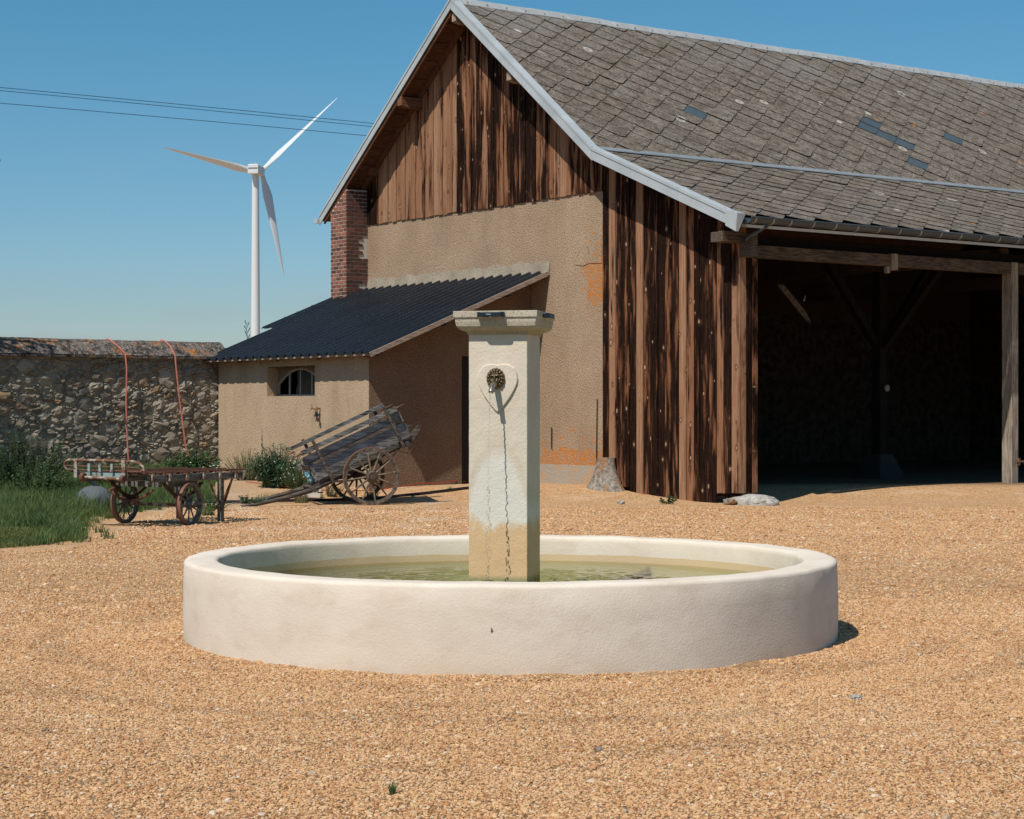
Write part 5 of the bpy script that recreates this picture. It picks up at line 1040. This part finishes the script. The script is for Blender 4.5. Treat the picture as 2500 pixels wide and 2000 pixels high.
def leafy(m, x, y, n, rx, ry, hh, leaf, rn, stems=None, z0=None, narrow=.45):
    zb = gh(x, y) if z0 is None else z0
    nst = max(4, n//28)
    for i in range(nst):
        a = rn.uniform(0, 6.28); q = rn.random()**.6; tx, ty, tz = x+math.cos(a)*rx*q, y+math.sin(a)*ry*q, zb+hh*rn.uniform(.55, 1.0)*(1-.35*q*q)
        bx_, by_ = x+math.cos(a)*rx*q*.35, y+math.sin(a)*ry*q*.35
        if stems is not None: stems.tube([(bx_, by_, zb-.02), ((bx_+tx)/2, (by_+ty)/2, zb+(tz-zb)*.55), (tx, ty, tz)], [.006, .005, .002], 4)
        for k in range(n//nst):
            t = rn.uniform(.15, 1.02); c = Vector((bx_+(tx-bx_)*t, by_+(ty-by_)*t, zb+(tz-zb)*t)); L_ = leaf*rn.uniform(.5, 1.25)*(1.15-.5*t)
            d_ = Vector((rn.uniform(-1, 1), rn.uniform(-1, 1), rn.uniform(-.25, .8))).normalized(); sd = d_.cross(Vector((rn.uniform(-.4, .4), rn.uniform(-.4, .4), 1))).normalized()*L_*narrow/2
            o = len(m.v); tip = c+d_*L_; mid = c+d_*L_*.45; tip.z -= L_*.15
            m.v += [tuple(c), tuple(mid-sd), tuple(tip), tuple(mid+sd)]; m.f.append((o, o+1, o+2, o+3))
def plant(name, label, cat, x, y, n, rx, ry, hh, leaf, mat, seed, group=None, narrow=.45):
    rn = random.Random(seed); t = thing(name, label, cat, (x, y, gh(x, y)), 0, group); m = MB(); sm = MB(); z0 = gh(x, y)
    leafy(m, 0, 0, n, rx, ry, hh, leaf, rn, sm, 0, narrow); part('foliage', m, mat, t, fix=False); part('stem', sm, 'stem', t); return t
rn = random.Random(3)
def gin(x, y):      # rough grass area
    if y < 23 or y > 42.5: return 0
    L_ = BI @ Vector((x, y, 0))
    if L_.y > 12.5 or (L_.x > -3.75 and L_.y > 6.6): return 0
    P = [(22.8, -6.05), (23.6, -5.62), (24.6, -5.46), (25.6, -5.72), (27.0, -6.15), (28.8, -6.33), (30.3, -6.35), (31.4, -6.0), (33.0, -5.55), (34.2, -5.2), (36, -5.6), (41, -6.2), (43, -6.4)]
    for (a, xa), (b, xb) in zip(P, P[1:]):
        if a <= y < b: edge = xa+(xb-xa)*(y-a)/(b-a)
    return edge+.14*mnoise.noise((y*1.7, 0, 0))-x
gr = MB(); lawn = MB()
for i in range(95000):
    y = rn.uniform(23, 42); x = rn.uniform(-y*.31-.6, -5.1); g_ = gin(x, y)
    if g_ <= 0: continue
    dens = mnoise.noise((x*.9, y*.9, 2)); tall = .5+.5*mnoise.noise((x*.6+9, y*.6, 2))
    short = x < -5.75-(y-23)*.12 and y < 26.2
    if short:
        blade(lawn, x, y, gh(x, y), rn.uniform(.03, .10), .010, rn.uniform(0, 6.28), rn.uniform(.01, .07), rn.uniform(0, 6.28)); continue
    if dens < -.35 and rn.random() < .5: continue
    hh = rn.uniform(.14, .34)*(.6+.9*tall)*min(1, .5+g_*1.3)*(1.15 if y > 27 else .95)
    blade(gr, x, y, gh(x, y)-.01, hh, rn.uniform(.007, .014), rn.uniform(0, 6.28), hh*rn.uniform(.15, .8), rn.uniform(0, 6.28))
for i in range(46):      # stray tufts along the ragged edge
    y = rn.uniform(23.2, 33); x = -5.0
    while gin(x, y) <= 0 and x > -8: x -= .08
    x += rn.uniform(.0, .35); tuft(gr, x, y, rn.randint(8, 30), .07, .04, .20, .009, rn)
for i in range(16000):
    y = rn.uniform(22.8, 26.6); x = rn.uniform(-y*.31-.4, -5.6); 
    if gin(x, max(23, y)) > .1: blade(lawn, x, y, gh(x, y), rn.uniform(.03, .085), .012, rn.uniform(0, 6.28), rn.uniform(.01, .06), rn.uniform(0, 6.28))
tag(part('long_grass', gr, 'grass', fix=False), 'long dark green grass growing left of the luggage wagon', 'grass', kind='stuff')
tag(part('short_lawn', lawn, 'lawn', fix=False), 'short sunlit yellow-green lawn at the left edge', 'grass', kind='stuff')
plant('dark_shrub', 'big dark shrub at the left edge before the stone wall', 'shrub', -9.0, 35.2, 5200, 1.15, .8, 1.35, .10, 'leafdark', 21)
plant('dark_shrub', 'low dark shrub beside the wooden stake', 'shrub', -7.35, 36.2, 2600, .8, .6, .62, .09, 'leafdark', 22)
plant('dark_shrub', 'dark leafy shrub left of the grey boulder, in front of the stake', 'shrub', -8.2, 33.6, 2600, .75, .6, .85, .09, 'leafgreen', 23)
plant('nettle_clump', 'bright green nettle clump at the wall foot between the two cords', 'weed', -6.35, 38.4, 2600, .62, .35, .72, .10, 'leafgreen', 24, narrow=.6)
plant('thistle_clump', 'tall blue-green thistle clump against the lean-to front wall', 'weed', -4.45, 36.5, 5200, .58, .40, .88, .11, 'leafblue', 25, narrow=.36)
plant('weed_clump', 'yellow-green flowering weeds right of the thistles by the cart shafts', 'weed', -3.95, 35.9, 2400, .42, .30, .66, .075, 'leafgreen', 26, narrow=.18)
plant('weed_clump', 'loose reddish weeds at the left corner of the lean-to', 'weed', -5.30, 38.4, 2200, .50, .28, .72, .07, 'grass', 27, narrow=.15)
plant('weed', 'small bright weed growing under the middle of the charred boards', 'weed', 2.72, 33.55, 190, .19, .10, .17, .075, 'leafgreen', 28, narrow=.55)
plant('weed', 'small weed on the gravel below the cart shafts', 'weed', -4.6, 33.6, 420, .34, .16, .16, .07, 'leafblue', 29)
plant('weed', 'scrubby weed clump in the shade under the cart body', 'weed', -3.35, 35.2, 700, .55, .22, .28, .06, 'leafgreen', 30, narrow=.2)
plant('weed', 'low weed behind the wagon wheels', 'weed', -4.9, 31.2, 500, .4, .2, .22, .07, 'leafgreen', 31)
plant('weed', 'dry plant at the foot of the black doorway', 'weed', -1.38, 37.4, 260, .16, .12, .30, .07, 'straw', 32, narrow=.15)
t = thing('spiky_weed', 'single tall spiky weed standing above the thistles', 'weed', (-4.72, 36.35, gh(-4.7, 36.3)))
m2 = MB(); rn2 = random.Random(4)
for i in range(90):
    z = rn2.uniform(.1, 1.0); a = rn2.uniform(0, 6.28); L_ = .16*(1.1-z); o_ = len(m2.v); c = Vector((.01*math.sin(z*5), 0, z)); d_ = Vector((math.cos(a)*.6, math.sin(a)*.6, .9)).normalized(); s_ = Vector((-math.sin(a), math.cos(a), 0))*.008
    m2.v += [tuple(c-s_), tuple(c+s_), tuple(c+d_*L_)]; m2.f.append((o_, o_+1, o_+2))
part('foliage', m2, 'leafblue', t, fix=False); m2 = MB(); m2.tube([(0, 0, 0), (.01, 0, .5), (0, 0, 1.12)], [.008, .007, .003], 5); part('stem', m2, 'stem', t)
for x, y, n, r, h0, h1, mt, lb, g_ in ((-.508, 8.22, 42, .010, .03, .085, 'grass', 'small grass tuft growing from the gravel at the bottom of the photo', None), (-3.72, 34.0, 170, .13, .10, .30, 'straw', 'yellowish grass tuft behind the cart shafts', None),
        (-2.55, 34.9, 160, .12, .08, .28, 'grass', 'green grass tuft behind the far cart wheel', None), (-4.30, 34.6, 260, .24, .05, .20, 'straw', 'dry straw heap between the wagon and the cart shafts', None), (-4.72, 29.9, 120, .10, .08, .22, 'grass', 'grass tuft under the luggage wagon', None), (-6.05, 29.2, 140, .14, .06, .2, 'lawn', 'pale grass tuft beside the left wagon wheel', None),
        (-1.16, 36.2, 40, .05, .03, .10, 'grass', 'tiny grass tuft right of the cart wheel', None)):
    m2 = MB(); tuft(m2, x, y, n, r, h0, h1, .006 if r < .05 else .009, rn); tag(part('grass_tuft', m2, mt, fix=False), lb, 'grass tuft')
fl = MB()
for i in range(45): fl.blob((-3.98+rn.gauss(0, .22), 35.8+rn.gauss(0, .15), gh(-4, 36)+rn.uniform(.2, .6)), (.014, .014, .008), 5, 3, .1)
for i in range(25): fl.blob((-6.0+rn.gauss(0, .25), 38.2, gh(-6, 38)+rn.uniform(.1, .4)), (.02, .02, .012), 5, 3, .1)
tag(part('white_flowers', fl, 'flower'), 'tiny white flowers scattered over the weeds', 'flowers', kind='stuff')
# boulder, stake, hoses
m2 = MB(); m2.blob((0, 0, .12), (.33, .26, .25), 14, 9, .05); o = part('grey_boulder', m2, 'tanktin', smooth='all'); o.location = (-6.72, 30.9, gh(-6.7, 30.9)+.05); tag(o, 'smooth grey boulder half hidden in the grass behind the wagon', 'boulder')
stk = thing('wooden_stake', 'old wooden stake with a cross board before the stone wall', 'stake', (-8.55, 35.6, gh(-8.5, 35.6)), R(-10)); m2 = MB(); m2.beam((0, 0, -.1), (.02, 0, .98), .10, .06, up=(0, 1, 0)); part('stake', m2, 'gatewood', stk, bevel=.008); m2 = MB(); m2.box(-.42, .02, .035, .07, .86, .98); part('cross_board', m2, 'cartdark', stk)
m2 = MB(); m2.tube([(-8.62, 35.5, .55), (-8.3, 35.2, .60), (-7.8, 34.4, .55), (-7.2, 33.2, .36), (-6.8, 32.3, .16), (-6.6, 31.8, .10)], .035, 8); tag(part('black_hose', m2, 'blackpipe', smooth=True), 'thick black hose arching from the stake to the grey boulder', 'hose')
m2 = MB(); m2.tube([(x, y, gh(x, y)+.025) for x, y in ((-5.9, 33.75), (-5.2, 33.9), (-4.6, 33.95), (-4.0, 34.25), (-3.3, 34.45), (-2.4, 34.9), (-1.6, 35.5), (-.9, 36.2), (.2, 36.9))], .026, 8); tag(part('ground_pipe', m2, 'blackpipe', smooth=True), 'black pipe lying on the gravel behind the carts', 'pipe')
m2 = MB(); m2.tube([(x, y, gh(x, y)+.04+dz) for x, y, dz in ((-5.2, 37.6, 0), (-4.4, 36.4, .0), (-3.7, 35.9, 0), (-3.1, 35.75, 0), (-2.6, 35.8, 0), (-2.0, 36.45, .0), (-1.75, 36.75, .02), (-1.4, 36.95, .0), (-1.1, 37.3, .03), (-.9, 37.6, .0))], .010, 6); tag(part('red_hose', m2, 'hose', smooth=True), 'thin red hose along the foot of the shed side wall', 'hose')
# dry twig standing behind the shed roof
m2 = MB(); B0 = Vector((-5.72, 41.6, 0)); 
m2.tube([B0+Vector((0, 0, .3)), B0+Vector((.02, 0, 2.8)), B0+Vector((0, 0, 3.2)), B0+Vector((-.05, 0, 3.58))], [.012, .010, .007, .003], 5)
for z, dx, dz in ((3.15, .05, .12), (3.22, -.06, .14), (3.3, .05, .12), (3.36, -.08, .10), (3.42, .03, .12), (3.48, -.06, .1)): m2.tube([B0+Vector((-.01, 0, z)), B0+Vector((dx, .02, z+dz))], [.005, .010], 4)
tag(part('dry_stalk', m2, 'bark'), 'thin dry stalk sticking up behind the shed roof', 'plant stalk')
# tree just outside the left edge; it shades the wall and one twig reaches into the frame
tr = thing('shade_tree', 'broad tree at the left edge, one twig reaching into view', 'tree', (-12.8, 35.4, 0)); rn = random.Random(12)
m2 = MB(); m2.tube([(0, 0, -.2), (.1, 0, 1.4), (0, .1, 3.0), (.1, 0, 5.2), (.15, .1, 8.4)], [.26, .21, .17, .12, .04], 10)
limbs = []
for i in range(24):
    a = rn.uniform(0, 6.28); z0 = rn.uniform(2.4, 7.6); L_ = rn.uniform(1.3, 2.35); e_ = Vector((math.cos(a)*L_, math.sin(a)*L_, z0+rn.uniform(.4, 1.5))); m2.tube([(.05, .05, z0), ((e_.x)*.5, e_.y*.5, z0+.5*(e_.z-z0)+.15), tuple(e_)], [.07, .045, .012], 6); limbs.append(e_); limbs.append(Vector((e_.x*.6, e_.y*.6, z0+.65*(e_.z-z0))))
m2.tube([(.1, 0, 4.8), (1.6, .1, 5.9), (3.0, .02, 6.30), (3.32, .0, 6.31)], [.06, .035, .010, .004], 6)
part('trunk', m2, 'bark', tr); m2 = MB()
for e_ in limbs:
    for k in range(40):
        c = e_+Vector((max(-1, min(.75, rn.gauss(0, .42))), rn.gauss(0, .42), rn.gauss(0, .34))); d_ = Vector((rn.uniform(-1, 1), rn.uniform(-1, 1), rn.uniform(-.6, .5))).normalized(); s_ = d_.cross(Vector((rn.uniform(-1, 1), rn.uniform(-1, 1), 1))).normalized(); L_ = rn.uniform(.08, .15); o_ = len(m2.v)
        m2.v += [tuple(c), tuple(c+d_*L_*.5-s_*L_*.3), tuple(c+d_*L_), tuple(c+d_*L_*.5+s_*L_*.3)]; m2.f.append((o_, o_+1, o_+2, o_+3))
for c, d_ in (((3.27, .0, 6.32), (.1, 0, .05)), ((3.30, .0, 6.31), (.08, 0, -.05)), ((3.22, .0, 6.34), (.03, 0, .10)), ((3.15, .0, 6.30), (.05, .03, -.09)), ((3.36, .0, 6.28), (.01, 0, -.09)), ((3.0, 0, 6.3), (.05, 0, .1))):
    c = Vector(c); d_ = Vector(d_); s_ = Vector((d_.z, .3*abs(d_.x), -d_.x))*.3; o_ = len(m2.v); m2.v += [tuple(c), tuple(c+d_*.5-s_), tuple(c+d_), tuple(c+d_*.5+s_)]; m2.f.append((o_, o_+1, o_+2, o_+3))
part('crown', m2, 'leafdark', tr, fix=False)
